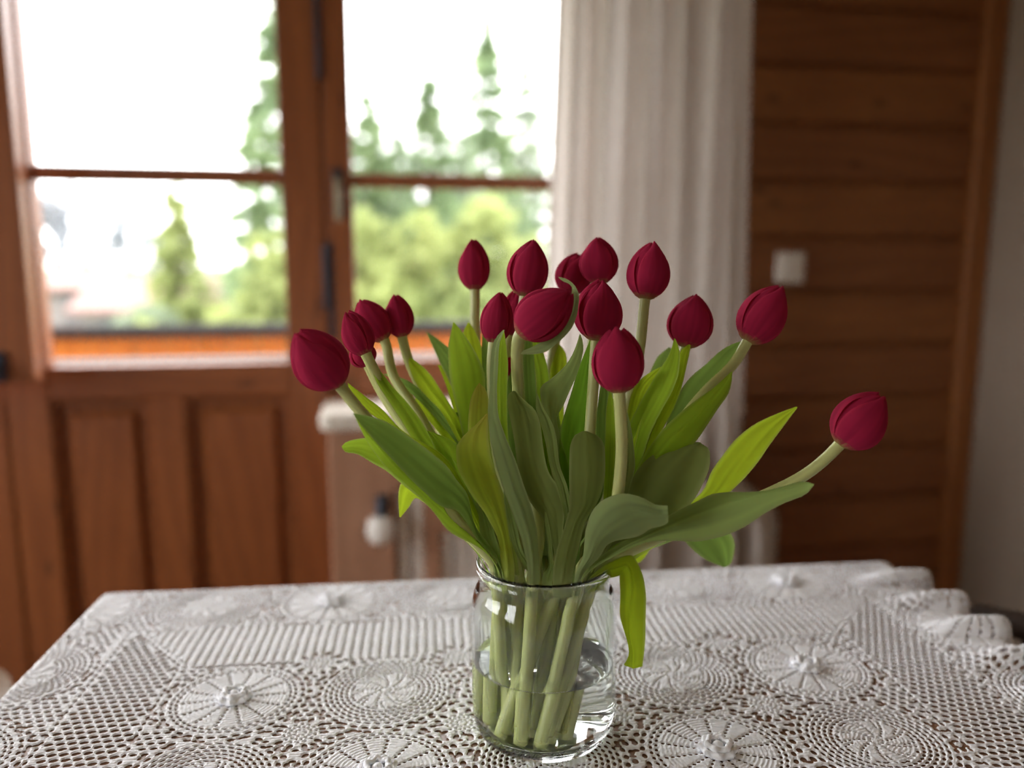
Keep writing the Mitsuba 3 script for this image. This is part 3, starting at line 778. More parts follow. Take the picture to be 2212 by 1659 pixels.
# ------------------------------------------------------------------ tulips
TULIPS=[ # base, tip, width, spin, openness, stem path, label
 ('t1',[-.0267,0.5921,1.0477],[-.0554,0.5829,1.089],0.0401,20,0.1,
  [[-.0267,0.5921,1.0477],[-.0079,0.5871,1.0233],[0.0307,0.5794,0.9832],[0.0595,0.5741,0.9414],[0.0917,0.5837,0.893],[0.0933,0.5872,0.8606],[0.095,0.5912,0.8282],[0.0968,0.5956,0.7959],[0.0987,0.5998,0.7635]],
  'big crimson tulip leaning far left, leftmost of the bouquet'),
 ('t2',[-.0068,0.6375,1.0653],[-.0217,0.6454,1.1003],0.0246,0,0.05,
  [[-.0068,0.6375,1.0653],[0.0005,0.6378,1.0493],[0.0122,0.6403,1.0249],[0.0339,0.6333,0.9906],[0.0582,0.6133,0.9481],[0.0964,0.5944,0.893],[0.0946,0.5985,0.8606],[0.0934,0.6027,0.8282],[0.0927,0.6062,0.7959],[0.0924,0.6095,0.7635]],
  'slim crimson tulip just right of the leftmost bloom, in front of two others'),
 ('t3',[0.0089,0.6972,1.0712],[-.0115,0.7062,1.1067],0.0294,30,0.22,
  [[0.0089,0.6972,1.0712],[0.0139,0.6923,1.0449],[0.0365,0.6725,1.0084],[0.0652,0.6439,0.9548],[0.1017,0.6132,0.893],[0.1072,0.6151,0.8606],[0.1127,0.6169,0.8282],[0.1173,0.6207,0.7959],[0.1212,0.6254,0.7635]],
  'dark crimson tulip half hidden behind the slim bloom at the left'),
 ('t4',[0.0246,0.7049,1.0727],[0.0191,0.7118,1.1116],0.0257,10,0.08,
  [[0.0246,0.7049,1.0727],[0.0299,0.7038,1.0515],[0.046,0.6924,1.0149],[0.0722,0.6531,0.956],[0.1103,0.6219,0.893],[0.1185,0.6174,0.8606],[0.1248,0.6201,0.8282],[0.1285,0.6268,0.7959],[0.1326,0.633,0.7635]],
  'small crimson tulip before the orange balcony boards, rightmost of the left cluster'),
 ('t5',[-.0055,0.6661,1.0527],[-.0157,0.671,1.0728],0.0227,40,0.1,
  [[-.0055,0.6661,1.0527],[0.0014,0.6625,1.0373],[0.0252,0.6475,0.9997],[0.0588,0.6193,0.9541],[0.0927,0.6061,0.893],[0.0972,0.6096,0.8606],[0.1021,0.6123,0.8282],[0.1073,0.6148,0.7959],[0.1125,0.618,0.7635]],
  'crimson tulip almost covered by the slim bloom at the left, only its lower edge showing'),
 ('t6',[0.0923,0.7197,1.1139],[0.0914,0.7271,1.1615],0.0290,0,0.06,
  [[0.0923,0.7197,1.1139],[0.0915,0.7152,1.0831],[0.0923,0.6955,1.0215],[0.1019,0.6498,0.9348],[0.1185,0.6298,0.893],[0.1166,0.6385,0.8606],[0.116,0.6401,0.8282],[0.1154,0.6375,0.7959],[0.1148,0.6348,0.7635]],
  'upright crimson tulip standing alone against the green trees'),
 ('t7',[0.1275,0.6616,1.1099],[0.1362,0.6675,1.1589],0.0349,25,0.07,
  [[0.1275,0.6616,1.1099],[0.1236,0.6576,1.0789],[0.122,0.6422,1.0093],[0.1264,0.6186,0.9268],[0.128,0.609,0.893],[0.1297,0.6085,0.8606],[0.1314,0.608,0.8282],[0.1331,0.6075,0.7959],[0.1348,0.607,0.7635]],
  'tall crimson tulip left of the white curtain edge, rising behind the tilted bloom'),
 ('t8',[0.0988,0.6505,1.0712],[0.1061,0.6559,1.1153],0.0266,10,0.06,
  [[0.0988,0.6505,1.0712],[0.0967,0.6475,1.0488],[0.0976,0.6336,0.992],[0.1093,0.6113,0.9262],[0.112,0.605,0.893],[0.1107,0.6,0.8606],[0.1094,0.595,0.8282],[0.1081,0.5901,0.7959],[0.1069,0.5845,0.7635]],
  'crimson tulip at the centre left, left of the tilted bloom'),
 ('t9',[0.118,0.6885,1.0731],[0.1265,0.6934,1.1153],0.0215,50,0.2,
  [[0.118,0.6885,1.0731],[0.1156,0.6844,1.0436],[0.1148,0.6653,0.9844],[0.1224,0.6285,0.9198],[0.133,0.6281,0.893],[0.1214,0.6283,0.8606],[0.1104,0.628,0.8282],[0.1035,0.6255,0.7959],[0.0981,0.621,0.7635]],
  'bright red tulip squeezed behind the centre left bloom'),
 ('t10',[0.1084,0.5841,1.0845],[0.1459,0.5722,1.1175],0.0363,5,0.07,
  [[0.1084,0.5841,1.0845],[0.1075,0.5893,1.0705],[0.1122,0.6106,1.0402],[0.1155,0.6245,1.0206],[0.1228,0.6213,0.9741],[0.1272,0.5943,0.923],[0.12,0.583,0.893],[0.1169,0.5771,0.8606],[0.1138,0.5713,0.8282],[0.1108,0.5666,0.7959],[0.1081,0.5631,0.7635]],
  'crimson tulip tilted to the right with a green leaf hugging its side'),
 ('t11',[0.1737,0.6946,1.1105],[0.1866,0.698,1.1479],0.0328,40,0.12,
  [[0.1737,0.6946,1.1105],[0.1573,0.6796,1.06],[0.1497,0.6635,1.0126],[0.1442,0.6276,0.9392],[0.1441,0.6249,0.893],[0.1404,0.622,0.8606],[0.1376,0.6203,0.8282],[0.1379,0.6203,0.7959],[0.14,0.6212,0.7635]],
  'crimson tulip half hidden behind the top centre bloom by the curtain'),
 ('t12',[0.1943,0.6617,1.1206],[0.193,0.6682,1.1616],0.0334,0,0.05,
  [[0.1943,0.6617,1.1206],[0.1891,0.6574,1.086],[0.1755,0.6389,1.0162],[0.1572,0.6149,0.9383],[0.146,0.605,0.893],[0.1399,0.598,0.8606],[0.1338,0.5909,0.8282],[0.1276,0.5839,0.7959],[0.1215,0.5768,0.7635]],
  'crimson tulip at the very top of the bouquet before the curtain'),
 ('t13',[0.1745,0.6021,1.0768],[0.1805,0.6085,1.1258],0.0381,28,0.05,
  [[0.1745,0.6021,1.0768],[0.1719,0.6012,1.0343],[0.1679,0.5958,0.9938],[0.1559,0.5864,0.9317],[0.144,0.585,0.893],[0.132,0.5833,0.8606],[0.1201,0.5815,0.8282],[0.1083,0.5787,0.7959],[0.0965,0.5755,0.7635]],
  'large pointed crimson tulip between the top bloom and the front bloom'),
 ('t14',[0.1763,0.5454,1.0438],[0.1752,0.5529,1.0916],0.0374,12,0.42,
  [[0.1763,0.5454,1.0438],[0.1775,0.5446,1.0259],[0.1793,0.5461,0.9975],[0.1785,0.5504,0.9642],[0.1647,0.5568,0.9225],[0.154,0.573,0.893],[0.1459,0.5694,0.8606],[0.1378,0.5658,0.8282],[0.1296,0.5621,0.7959],[0.1215,0.5584,0.7635]],
  'front crimson tulip with a blunt top on a pale bare stem'),
 ('t15',[0.2256,0.6338,1.1083],[0.2338,0.6397,1.157],0.0355,35,0.05,
  [[0.2256,0.6338,1.1083],[0.2216,0.6296,1.0759],[0.209,0.6186,1.0227],[0.185,0.6008,0.9451],[0.1551,0.6139,0.893],[0.1523,0.6093,0.8606],[0.1496,0.6033,0.8282],[0.1467,0.5953,0.7959],[0.1436,0.587,0.7635]],
  'crimson egg shaped tulip on a long stem before the right of the curtain'),
 ('t16',[0.2623,0.6313,1.0671],[0.2728,0.6364,1.1126],0.0385,5,0.08,
  [[0.2623,0.6313,1.0671],[0.2509,0.6284,1.0478],[0.2254,0.6172,0.9986],[0.1899,0.6031,0.9322],[0.1648,0.6062,0.893],[0.156,0.5985,0.8606],[0.1477,0.5915,0.8282],[0.1397,0.5862,0.7959],[0.132,0.5812,0.7635]],
  'crimson tulip just above two pointed leaves at the curtain edge'),
 ('t17',[0.3073,0.6089,1.0733],[0.3371,0.6107,1.1193],0.0384,20,0.09,
  [[0.3073,0.6089,1.0733],[0.2977,0.6082,1.0572],[0.2682,0.6043,1.0311],[0.2195,0.5987,0.9715],[0.1815,0.5876,0.922],[0.168,0.5949,0.893],[0.1622,0.589,0.8606],[0.1556,0.5833,0.8282],[0.1482,0.5766,0.7959],[0.1404,0.5694,0.7635]],
  'crimson tulip leaning right below the light switch'),
 ('t18',[0.3494,0.534,1.0005],[0.3769,0.5248,1.0397],0.0394,15,0.12,
  [[0.3494,0.534,1.0005],[0.3419,0.536,0.9912],[0.3267,0.5414,0.9758],[0.3041,0.5484,0.9613],[0.2452,0.5609,0.935],[0.1955,0.5703,0.9118],[0.172,0.583,0.893],[0.1606,0.5777,0.8606],[0.1494,0.5733,0.8282],[0.1388,0.57,0.7959],[0.1287,0.5672,0.7635]],
  'lone crimson tulip far right, lowest bloom on a long arching stem'),
 ('t19',[0.1186,0.6873,1.0322],[0.1178,0.6921,1.0628],0.0209,0,0.1,
  [[0.1186,0.6873,1.0322],[0.1191,0.6776,1.0027],[0.1201,0.6484,0.9467],[0.1387,0.638,0.893],[0.1438,0.6331,0.8606],[0.1481,0.627,0.8282],[0.1493,0.6191,0.7959],[0.1483,0.6108,0.7635]],
  'dark crimson tulip hidden deep among the upright leaves at the centre'),
]
LEAVES=[ # owner, tint, stations from foot to tip: left edge, midrib, right edge; some are fold halves tinted brighter
 ('t1',0,0,[[[0.0935,0.5709,0.8947],[0.0944,0.5696,0.8939],[0.0952,0.5686,0.8928]],[[0.0904,0.572,0.9094],[0.0912,0.5707,0.9071],[0.0918,0.5699,0.9043]],[[0.0711,0.564,0.9441],[0.0723,0.563,0.9375],[0.0738,0.5642,0.9301]],[[0.0662,0.563,0.9659],[0.0654,0.562,0.9561],[0.0648,0.5641,0.9452]],[[0.0559,0.5619,0.9803],[0.0563,0.5605,0.9681],[0.0571,0.5629,0.9547]],[[0.0489,0.5595,0.991],[0.0474,0.5581,0.9756],[0.0463,0.5615,0.9585]],[[0.0411,0.5579,0.9991],[0.0368,0.5572,0.9859],[0.0328,0.5609,0.9715]],[[0.0217,0.5598,1.0146],[0.0174,0.5595,1.0049],[0.0131,0.5626,0.9943]],[[0.0022,0.5613,1.0269],[-.0012,0.5612,1.0207],[-.0047,0.5634,1.0141]],[[-.0166,0.562,1.0314],[-.0163,0.5619,1.0308],[-.016,0.562,1.0301]]]),
 ('t1',1,0,[[[0.0908,0.5755,0.8914],[0.0919,0.5735,0.8907],[0.0936,0.5708,0.8905]],[[0.0878,0.5771,0.9069],[0.0889,0.5748,0.9039],[0.0908,0.5715,0.9016]],[[0.0716,0.5744,0.9332],[0.0737,0.5709,0.9273],[0.0753,0.5648,0.9224]],[[0.0633,0.5755,0.9481],[0.0634,0.571,0.9391],[0.0631,0.5627,0.9316]],[[0.0545,0.5748,0.958],[0.0532,0.5702,0.9484],[0.0516,0.5616,0.9403]],[[0.0438,0.5715,0.9649],[0.0424,0.5688,0.959],[0.0409,0.5635,0.9539]],[[0.0301,0.571,0.9783],[0.0274,0.5694,0.9744],[0.0246,0.5658,0.9712]],[[0.0168,0.5725,0.9945],[0.0132,0.5704,0.9895],[0.0096,0.5657,0.9853]],[[0.0052,0.5716,1.0074],[0.0014,0.5703,1.0044],[-.0024,0.5669,1.0019]],[[-.0095,0.5715,1.0219],[-.0099,0.57,1.0188],[-.0103,0.5672,1.0159]],[[-.0162,0.5684,1.0296],[-.0158,0.568,1.029],[-.0155,0.5673,1.0284]]]),  # lower half of the folded leaf above, backlight painted into its tint
 ('t5',1,0,[[[0.0855,0.5965,0.89],[0.0855,0.5952,0.8892],[0.0879,0.5927,0.8888]],[[0.0661,0.6017,0.9319],[0.0672,0.5989,0.9251],[0.068,0.5932,0.9193]],[[0.0411,0.6066,0.9662],[0.0398,0.6033,0.9568],[0.0383,0.5961,0.9486]],[[0.0232,0.6069,0.9858],[0.0207,0.6039,0.9766],[0.0181,0.5969,0.9685]],[[0.0073,0.6065,0.9996],[0.0075,0.6025,0.989],[0.0077,0.5942,0.9797]],[[-.005,0.603,1.0045],[-.0049,0.5996,0.9954],[-.0048,0.5924,0.9873]],[[-.0137,0.5973,1.005],[-.0151,0.5955,0.9995],[-.0163,0.5913,0.9946]],[[-.0216,0.5922,1.0046],[-.0223,0.5908,1.0005],[-.023,0.5877,0.9968]],[[-.0262,0.5856,1.0024],[-.0259,0.5851,1.0014],[-.0255,0.5843,1.0005]]]),
 ('t3',2,0,[[[0.0902,0.6173,0.9042],[0.0911,0.6192,0.8996],[0.0914,0.6197,0.8958]],[[0.054,0.6314,0.9349],[0.0589,0.6333,0.9239],[0.0634,0.6311,0.9143]],[[0.026,0.6409,0.9575],[0.0317,0.6427,0.9477],[0.0373,0.6404,0.939]],[[0.0188,0.6431,0.9548],[0.0251,0.6446,0.9481],[0.0313,0.6426,0.9423]],[[0.0165,0.6431,0.9405],[0.0209,0.644,0.9374],[0.0253,0.6428,0.9349]],[[0.017,0.6429,0.9264],[0.0174,0.643,0.9262],[0.0178,0.6429,0.926]]]),
 ('t1',2,0,[[[0.0886,0.5803,0.9015],[0.0887,0.58,0.8997],[0.0894,0.5783,0.8985]],[[0.0678,0.5835,0.9453],[0.0735,0.5854,0.9406],[0.0788,0.5843,0.9369]],[[0.0404,0.5925,0.9849],[0.046,0.5951,0.9868],[0.0514,0.5949,0.9894]],[[0.0096,0.6005,1.0136],[0.0144,0.6021,1.0113],[0.0192,0.6013,1.0095]],[[-.0063,0.6027,1.0246],[-.0008,0.605,1.0252],[0.0047,0.6045,1.0262]],[[-.0192,0.6053,1.0394],[-.014,0.6072,1.0382],[-.0088,0.6065,1.0375]],[[-.021,0.6063,1.0472],[-.0207,0.6064,1.047],[-.0204,0.6064,1.0468]]]),
 ('t2',1,0,[[[0.0861,0.5897,0.8965],[0.0897,0.5907,0.8938],[0.0941,0.5893,0.8921]],[[0.0731,0.5979,0.9328],[0.0789,0.5994,0.9319],[0.0844,0.5981,0.9321]],[[0.0452,0.6097,0.9766],[0.0538,0.6125,0.9774],[0.062,0.6107,0.9794]],[[0.0293,0.6166,0.9957],[0.0363,0.6191,0.9972],[0.0431,0.6177,0.9995]],[[0.0182,0.6224,1.0157],[0.0259,0.6248,1.0154],[0.0334,0.6229,1.0159]],[[0.0098,0.627,1.0295],[0.0167,0.6291,1.0289],[0.0235,0.6274,1.029]],[[0.0003,0.6319,1.0448],[0.0069,0.6338,1.0421],[0.0135,0.6317,1.04]],[[-.0045,0.6358,1.0564],[-.0002,0.6371,1.0537],[0.0042,0.6356,1.0514]],[[-.008,0.639,1.0629],[-.0064,0.6395,1.0621],[-.0047,0.6389,1.0613]]]),
 ('t3',0,0,[[[0.0951,0.625,0.888],[0.0993,0.6238,0.8867],[0.1036,0.6239,0.8849]],[[0.0899,0.6374,0.9269],[0.0942,0.6364,0.927],[0.0986,0.6367,0.9267]],[[0.0709,0.6564,0.9941],[0.0697,0.6555,0.9889],[0.0688,0.6562,0.9832]],[[0.0596,0.6661,1.0089],[0.0583,0.6651,1.0032],[0.0571,0.666,0.9971]],[[0.0516,0.6745,1.017],[0.0497,0.6738,1.0125],[0.0479,0.6747,1.0076]],[[0.0422,0.6831,1.0257],[0.0395,0.6828,1.0224],[0.0369,0.6838,1.0187]],[[0.0247,0.6936,1.0371],[0.023,0.6933,1.0346],[0.0213,0.694,1.0321]],[[0.0071,0.7031,1.0408],[0.0075,0.7029,1.0404],[0.0079,0.7029,1.0399]]]),
 ('t3',2,0,[[[0.0986,0.6293,0.8851],[0.0992,0.6299,0.884],[0.1004,0.6287,0.8833]],[[0.0871,0.6456,0.9244],[0.0909,0.6442,0.9247],[0.0945,0.6412,0.9254]],[[0.0705,0.6646,0.9883],[0.0687,0.6628,0.9828],[0.0666,0.6587,0.9779]],[[0.0594,0.6736,0.9992],[0.0573,0.6719,0.994],[0.0551,0.6681,0.9894]],[[0.0492,0.6819,1.01],[0.0465,0.681,1.0065],[0.0436,0.6782,1.0034]],[[0.0397,0.6898,1.0189],[0.0376,0.6893,1.017],[0.0354,0.6876,1.0152]],[[0.0331,0.6962,1.0231],[0.0335,0.6959,1.0225],[0.0339,0.6953,1.022]]]),  # bright fold half of the leaf before it; lime tint stands for backlight
 ('t4',2,1,[[[0.0989,0.6239,0.8902],[0.1026,0.6202,0.8901],[0.107,0.6204,0.8885]],[[0.0908,0.6376,0.9309],[0.0957,0.6331,0.932],[0.1013,0.6336,0.9316]],[[0.0658,0.6573,0.9921],[0.0686,0.6531,0.9949],[0.0766,0.6536,0.9965]],[[0.0554,0.6678,1.0115],[0.0587,0.6638,1.0138],[0.0659,0.664,1.0135]],[[0.0446,0.6774,1.0217],[0.0492,0.6726,1.0264],[0.0565,0.6735,1.0281]],[[0.0364,0.6862,1.03],[0.0419,0.6808,1.0368],[0.0481,0.6826,1.0409]],[[0.0317,0.694,1.0393],[0.0349,0.69,1.0456],[0.0391,0.6917,1.0498]],[[0.0287,0.7018,1.0563],[0.0293,0.7012,1.0561],[0.0299,0.7013,1.0559]]]),
 ('t6',0,0,[[[0.1103,0.6381,0.8836],[0.1142,0.6399,0.8829],[0.1177,0.6412,0.8829]],[[0.0919,0.6649,0.9519],[0.0983,0.6662,0.9513],[0.1044,0.6651,0.9513]],[[0.0738,0.682,0.9991],[0.0793,0.6843,1.0027],[0.0845,0.684,1.0068]],[[0.066,0.6953,1.0328],[0.0726,0.6967,1.0314],[0.0789,0.6954,1.0304]],[[0.0591,0.7052,1.0469],[0.0671,0.7076,1.0494],[0.0749,0.7066,1.0523]],[[0.0526,0.7161,1.0619],[0.0576,0.7176,1.0636],[0.0625,0.717,1.0655]],[[0.0472,0.7269,1.0756],[0.0478,0.727,1.0753],[0.0484,0.7269,1.0751]]]),
 ('t4',2,0,[[[0.098,0.6287,0.8876],[0.1008,0.6315,0.8857],[0.1032,0.6335,0.8844]],[[0.0873,0.6459,0.9491],[0.0916,0.6483,0.9482],[0.0958,0.6492,0.9477]],[[0.0714,0.661,0.9944],[0.0734,0.6623,0.9948],[0.0753,0.6629,0.9955]],[[0.0645,0.6691,1.0175],[0.0677,0.6711,1.0175],[0.0708,0.6718,1.0177]],[[0.0593,0.6768,1.0357],[0.0623,0.6786,1.0339],[0.0652,0.6792,1.0323]],[[0.0541,0.685,1.0499],[0.0558,0.6859,1.0495],[0.0575,0.6863,1.0492]]]),
 ('t8',1,0,[[[0.1031,0.6019,0.8884],[0.1072,0.6017,0.8876],[0.1111,0.5995,0.8876]],[[0.0872,0.6175,0.9413],[0.0939,0.6172,0.941],[0.1001,0.6139,0.9417]],[[0.072,0.6322,0.9894],[0.0807,0.6318,0.9891],[0.0888,0.6275,0.9898]],[[0.0675,0.6413,1.0132],[0.0787,0.6409,1.0129],[0.0893,0.6353,1.0136]],[[0.0638,0.6492,1.0297],[0.0775,0.6487,1.0294],[0.0903,0.6418,1.0301]],[[0.0613,0.6572,1.0484],[0.0763,0.6564,1.0462],[0.0905,0.6484,1.0449]],[[0.0617,0.6639,1.0654],[0.0739,0.6632,1.0633],[0.0854,0.6566,1.0618]],[[0.0644,0.6692,1.078],[0.0705,0.6689,1.0777],[0.0763,0.6658,1.0777]],[[0.0673,0.6741,1.088],[0.0679,0.674,1.0878],[0.0685,0.6737,1.0876]]]),
 ('t6',2,0,[[[0.1127,0.63,0.8911],[0.1179,0.6312,0.8903],[0.1228,0.6301,0.8903]],[[0.0994,0.6467,0.9482],[0.1068,0.6485,0.9474],[0.1137,0.647,0.9475]],[[0.0786,0.6682,1.0263],[0.087,0.6703,1.0257],[0.0949,0.6686,1.0258]],[[0.0769,0.6795,1.0595],[0.0862,0.6816,1.057],[0.0949,0.6794,1.055]],[[0.0773,0.6887,1.0762],[0.0837,0.6903,1.076],[0.0897,0.689,1.076]],[[0.0829,0.6965,1.0862],[0.0835,0.6967,1.086],[0.0841,0.6965,1.0858]]]),
 ('t9',0,0,[[[0.1167,0.6301,0.8949],[0.1209,0.6309,0.8943],[0.1248,0.6302,0.8943]],[[0.0999,0.649,0.9682],[0.1057,0.6501,0.9676],[0.1112,0.6492,0.9676]],[[0.0923,0.6645,1.0265],[0.0971,0.6655,1.0262],[0.1017,0.6647,1.0262]],[[0.0917,0.6741,1.0577],[0.0966,0.6765,1.0619],[0.1011,0.6763,1.0663]],[[0.0939,0.6829,1.0764],[0.0943,0.683,1.0762],[0.0947,0.6829,1.076]]]),
 ('t8',3,0,[[[0.1025,0.5836,0.8938],[0.1058,0.584,0.8926],[0.1088,0.5829,0.8921]],[[0.0913,0.5942,0.9406],[0.0967,0.5951,0.941],[0.1017,0.5937,0.9421]],[[0.0763,0.6052,0.9858],[0.0834,0.6064,0.9862],[0.09,0.6045,0.9873]],[[0.0716,0.6108,1.0071],[0.0806,0.6124,1.0076],[0.089,0.6098,1.0089]],[[0.0733,0.6148,1.0236],[0.0816,0.6162,1.0241],[0.0893,0.6139,1.0252]],[[0.0772,0.6178,1.0351],[0.0827,0.6188,1.0354],[0.088,0.6172,1.036]],[[0.0824,0.6203,1.0425],[0.0828,0.6203,1.0423],[0.0831,0.6202,1.0421]]]),
 ('t10',3,1,[[[0.0938,0.5705,0.8866],[0.0968,0.5675,0.8869],[0.101,0.5686,0.8856]],[[0.0924,0.5713,0.9013],[0.0969,0.5682,0.9022],[0.1023,0.5696,0.9013]],[[0.091,0.5739,0.924],[0.0949,0.5713,0.9264],[0.0996,0.5729,0.9272]],[[0.0822,0.5773,0.9435],[0.0881,0.5735,0.9492],[0.0964,0.5753,0.9471]],[[0.0688,0.5815,0.9637],[0.0811,0.5737,0.966],[0.0928,0.5777,0.9661]],[[0.0608,0.5851,0.9855],[0.0744,0.5763,0.9875],[0.0875,0.5805,0.9858]],[[0.06,0.5859,0.9974],[0.0717,0.5779,0.9993],[0.0849,0.5817,0.9984]],[[0.0643,0.5854,1.0061],[0.0733,0.5793,1.0087],[0.0836,0.5824,1.0092]],[[0.0767,0.5838,1.0179],[0.0799,0.5816,1.0193],[0.0837,0.5829,1.02]],[[0.0833,0.5825,1.0247],[0.0836,0.5822,1.0244],[0.084,0.5823,1.024]]]),
 ('t8',4,0,[[[0.1129,0.5659,0.8869],[0.1161,0.5654,0.8869],[0.1196,0.5662,0.8863]],[[0.1123,0.5668,0.9017],[0.1169,0.5662,0.9014],[0.1219,0.5673,0.9004]],[[0.1081,0.5698,0.9263],[0.1144,0.5692,0.9278],[0.1211,0.5711,0.9284]],[[0.1017,0.5727,0.9469],[0.1096,0.5715,0.9459],[0.1182,0.5733,0.9439]],[[0.094,0.5763,0.9683],[0.1017,0.5755,0.9696],[0.1099,0.5777,0.9701]],[[0.0888,0.5793,0.9886],[0.0964,0.5784,0.9891],[0.1045,0.5804,0.9888]],[[0.0854,0.5824,1.0084],[0.091,0.5817,1.0087],[0.097,0.5832,1.0086]],[[0.0843,0.5847,1.0258],[0.088,0.5842,1.0261],[0.092,0.5852,1.0261]],[[0.0857,0.5861,1.0417],[0.0885,0.5857,1.0417],[0.0915,0.5864,1.0415]],[[0.0863,0.5872,1.0569],[0.0893,0.5868,1.0572],[0.0925,0.5877,1.0574]],[[0.0887,0.5888,1.0762],[0.0912,0.5884,1.0757],[0.0938,0.589,1.0751]],[[0.097,0.5885,1.0878],[0.0975,0.5885,1.0876],[0.098,0.5886,1.0874]]]),
 ('t8',1,0,[[[0.1166,0.5768,0.8821],[0.1194,0.5757,0.8823],[0.1219,0.5736,0.883]],[[0.1148,0.5797,0.9098],[0.1183,0.5784,0.91],[0.1215,0.5757,0.9108]],[[0.1031,0.5868,0.9499],[0.1083,0.5848,0.9502],[0.1131,0.5808,0.9512]],[[0.094,0.5919,0.9827],[0.0999,0.5896,0.983],[0.1053,0.585,0.9839]],[[0.0913,0.5931,1.003],[0.0962,0.5913,1.0032],[0.1007,0.5875,1.0038]],[[0.0908,0.594,1.0194],[0.0958,0.5921,1.0196],[0.1004,0.5881,1.0202]],[[0.091,0.5952,1.0401],[0.0958,0.5933,1.0403],[0.1003,0.5895,1.0407]],[[0.0915,0.5956,1.0557],[0.0963,0.5939,1.0567],[0.1008,0.5902,1.058]],[[0.0934,0.5955,1.073],[0.0968,0.5942,1.0731],[0.0999,0.5914,1.0733]],[[0.0974,0.5937,1.086],[0.098,0.5935,1.086],[0.0984,0.5931,1.086]]]),  # back half of the grey folded leaf, glow through it put into the tint
 ('t7',5,0,[[[0.1376,0.5673,0.8883],[0.1406,0.5667,0.8883],[0.1434,0.5651,0.8888]],[[0.1347,0.5718,0.9134],[0.1374,0.5714,0.9139],[0.1398,0.5699,0.9148]],[[0.1271,0.5783,0.938],[0.135,0.5773,0.9411],[0.1422,0.5732,0.9452]],[[0.1138,0.5848,0.9582],[0.1266,0.583,0.9609],[0.1382,0.5762,0.965]],[[0.1086,0.5889,0.9791],[0.1205,0.5867,0.9782],[0.1312,0.5799,0.9785]],[[0.1066,0.592,0.9971],[0.1173,0.59,0.9967],[0.1272,0.5839,0.9973]],[[0.1042,0.5951,1.0132],[0.1151,0.5933,1.0136],[0.1252,0.5871,1.0148]],[[0.1024,0.5975,1.0258],[0.1128,0.5955,1.0247],[0.1223,0.5894,1.0244]],[[0.1022,0.5984,1.0345],[0.1093,0.5969,1.0325],[0.1159,0.5924,1.0311]],[[0.1061,0.5974,1.039],[0.1071,0.5971,1.0388],[0.1081,0.5965,1.0387]]]),
 ('t13',6,0,[[[0.1416,0.5598,0.8923],[0.1448,0.5605,0.8918],[0.1476,0.5598,0.8918]],[[0.1422,0.5632,0.9179],[0.1461,0.5642,0.9182],[0.1497,0.5635,0.9192]],[[0.1413,0.5666,0.941],[0.1447,0.5678,0.9423],[0.1478,0.5674,0.9441]],[[0.1369,0.5705,0.9641],[0.141,0.5716,0.9645],[0.1447,0.571,0.9654]],[[0.1304,0.5747,0.9854],[0.1346,0.5756,0.985],[0.1385,0.5748,0.985]],[[0.1276,0.5774,1.0032],[0.1322,0.5791,1.0054],[0.1362,0.5786,1.0081]],[[0.1241,0.5803,1.0191],[0.1287,0.5813,1.0182],[0.1329,0.5803,1.0177]],[[0.1215,0.5822,1.0286],[0.1248,0.5829,1.0277],[0.1277,0.5821,1.027]],[[0.1222,0.5839,1.0385],[0.1226,0.5839,1.0383],[0.1229,0.5838,1.0381]]]),
 ('t13',5,0,[[[0.1295,0.5533,0.8855],[0.1364,0.5509,0.8859],[0.1435,0.5519,0.8855]],[[0.13,0.556,0.901],[0.1373,0.5536,0.9015],[0.145,0.5534,0.901]],[[0.1327,0.5587,0.9183],[0.1408,0.5561,0.9197],[0.1495,0.556,0.9201]],[[0.1396,0.561,0.9382],[0.147,0.5587,0.94],[0.1551,0.5587,0.941]],[[0.1444,0.5635,0.9566],[0.1552,0.5599,0.958],[0.1668,0.5598,0.9584]],[[0.1443,0.5669,0.9758],[0.1572,0.5625,0.9767],[0.1713,0.5623,0.9765]],[[0.1457,0.5703,0.996],[0.1583,0.5661,0.9978],[0.172,0.566,0.9985]],[[0.1496,0.5717,1.0065],[0.1582,0.5688,1.0072],[0.1675,0.5686,1.0072]],[[0.1565,0.5716,1.0103],[0.1578,0.5711,1.0103],[0.1593,0.5711,1.0103]]]),
 ('t18',4,0,[[[0.1455,0.5547,0.8892],[0.1475,0.5538,0.8891],[0.1499,0.5546,0.8882]],[[0.1471,0.5532,0.9028],[0.1501,0.552,0.9035],[0.1536,0.5536,0.903]],[[0.1519,0.5512,0.9188],[0.1568,0.5487,0.9177],[0.1632,0.5509,0.9148]],[[0.1537,0.5496,0.9368],[0.1616,0.5452,0.9329],[0.1719,0.5489,0.9261]],[[0.1564,0.5471,0.952],[0.168,0.5398,0.944],[0.1839,0.5457,0.9312]],[[0.1653,0.5437,0.964],[0.1765,0.5353,0.9523],[0.1929,0.5422,0.9351]],[[0.1785,0.5394,0.9685],[0.187,0.532,0.9568],[0.2004,0.5382,0.9404]],[[0.1912,0.5345,0.9661],[0.1968,0.5288,0.9562],[0.2063,0.5336,0.9427]],[[0.2015,0.53,0.9616],[0.2045,0.5266,0.9554],[0.21,0.5295,0.9471]],[[0.2086,0.5261,0.962],[0.2083,0.524,0.9568],[0.2098,0.5264,0.9499]]]),
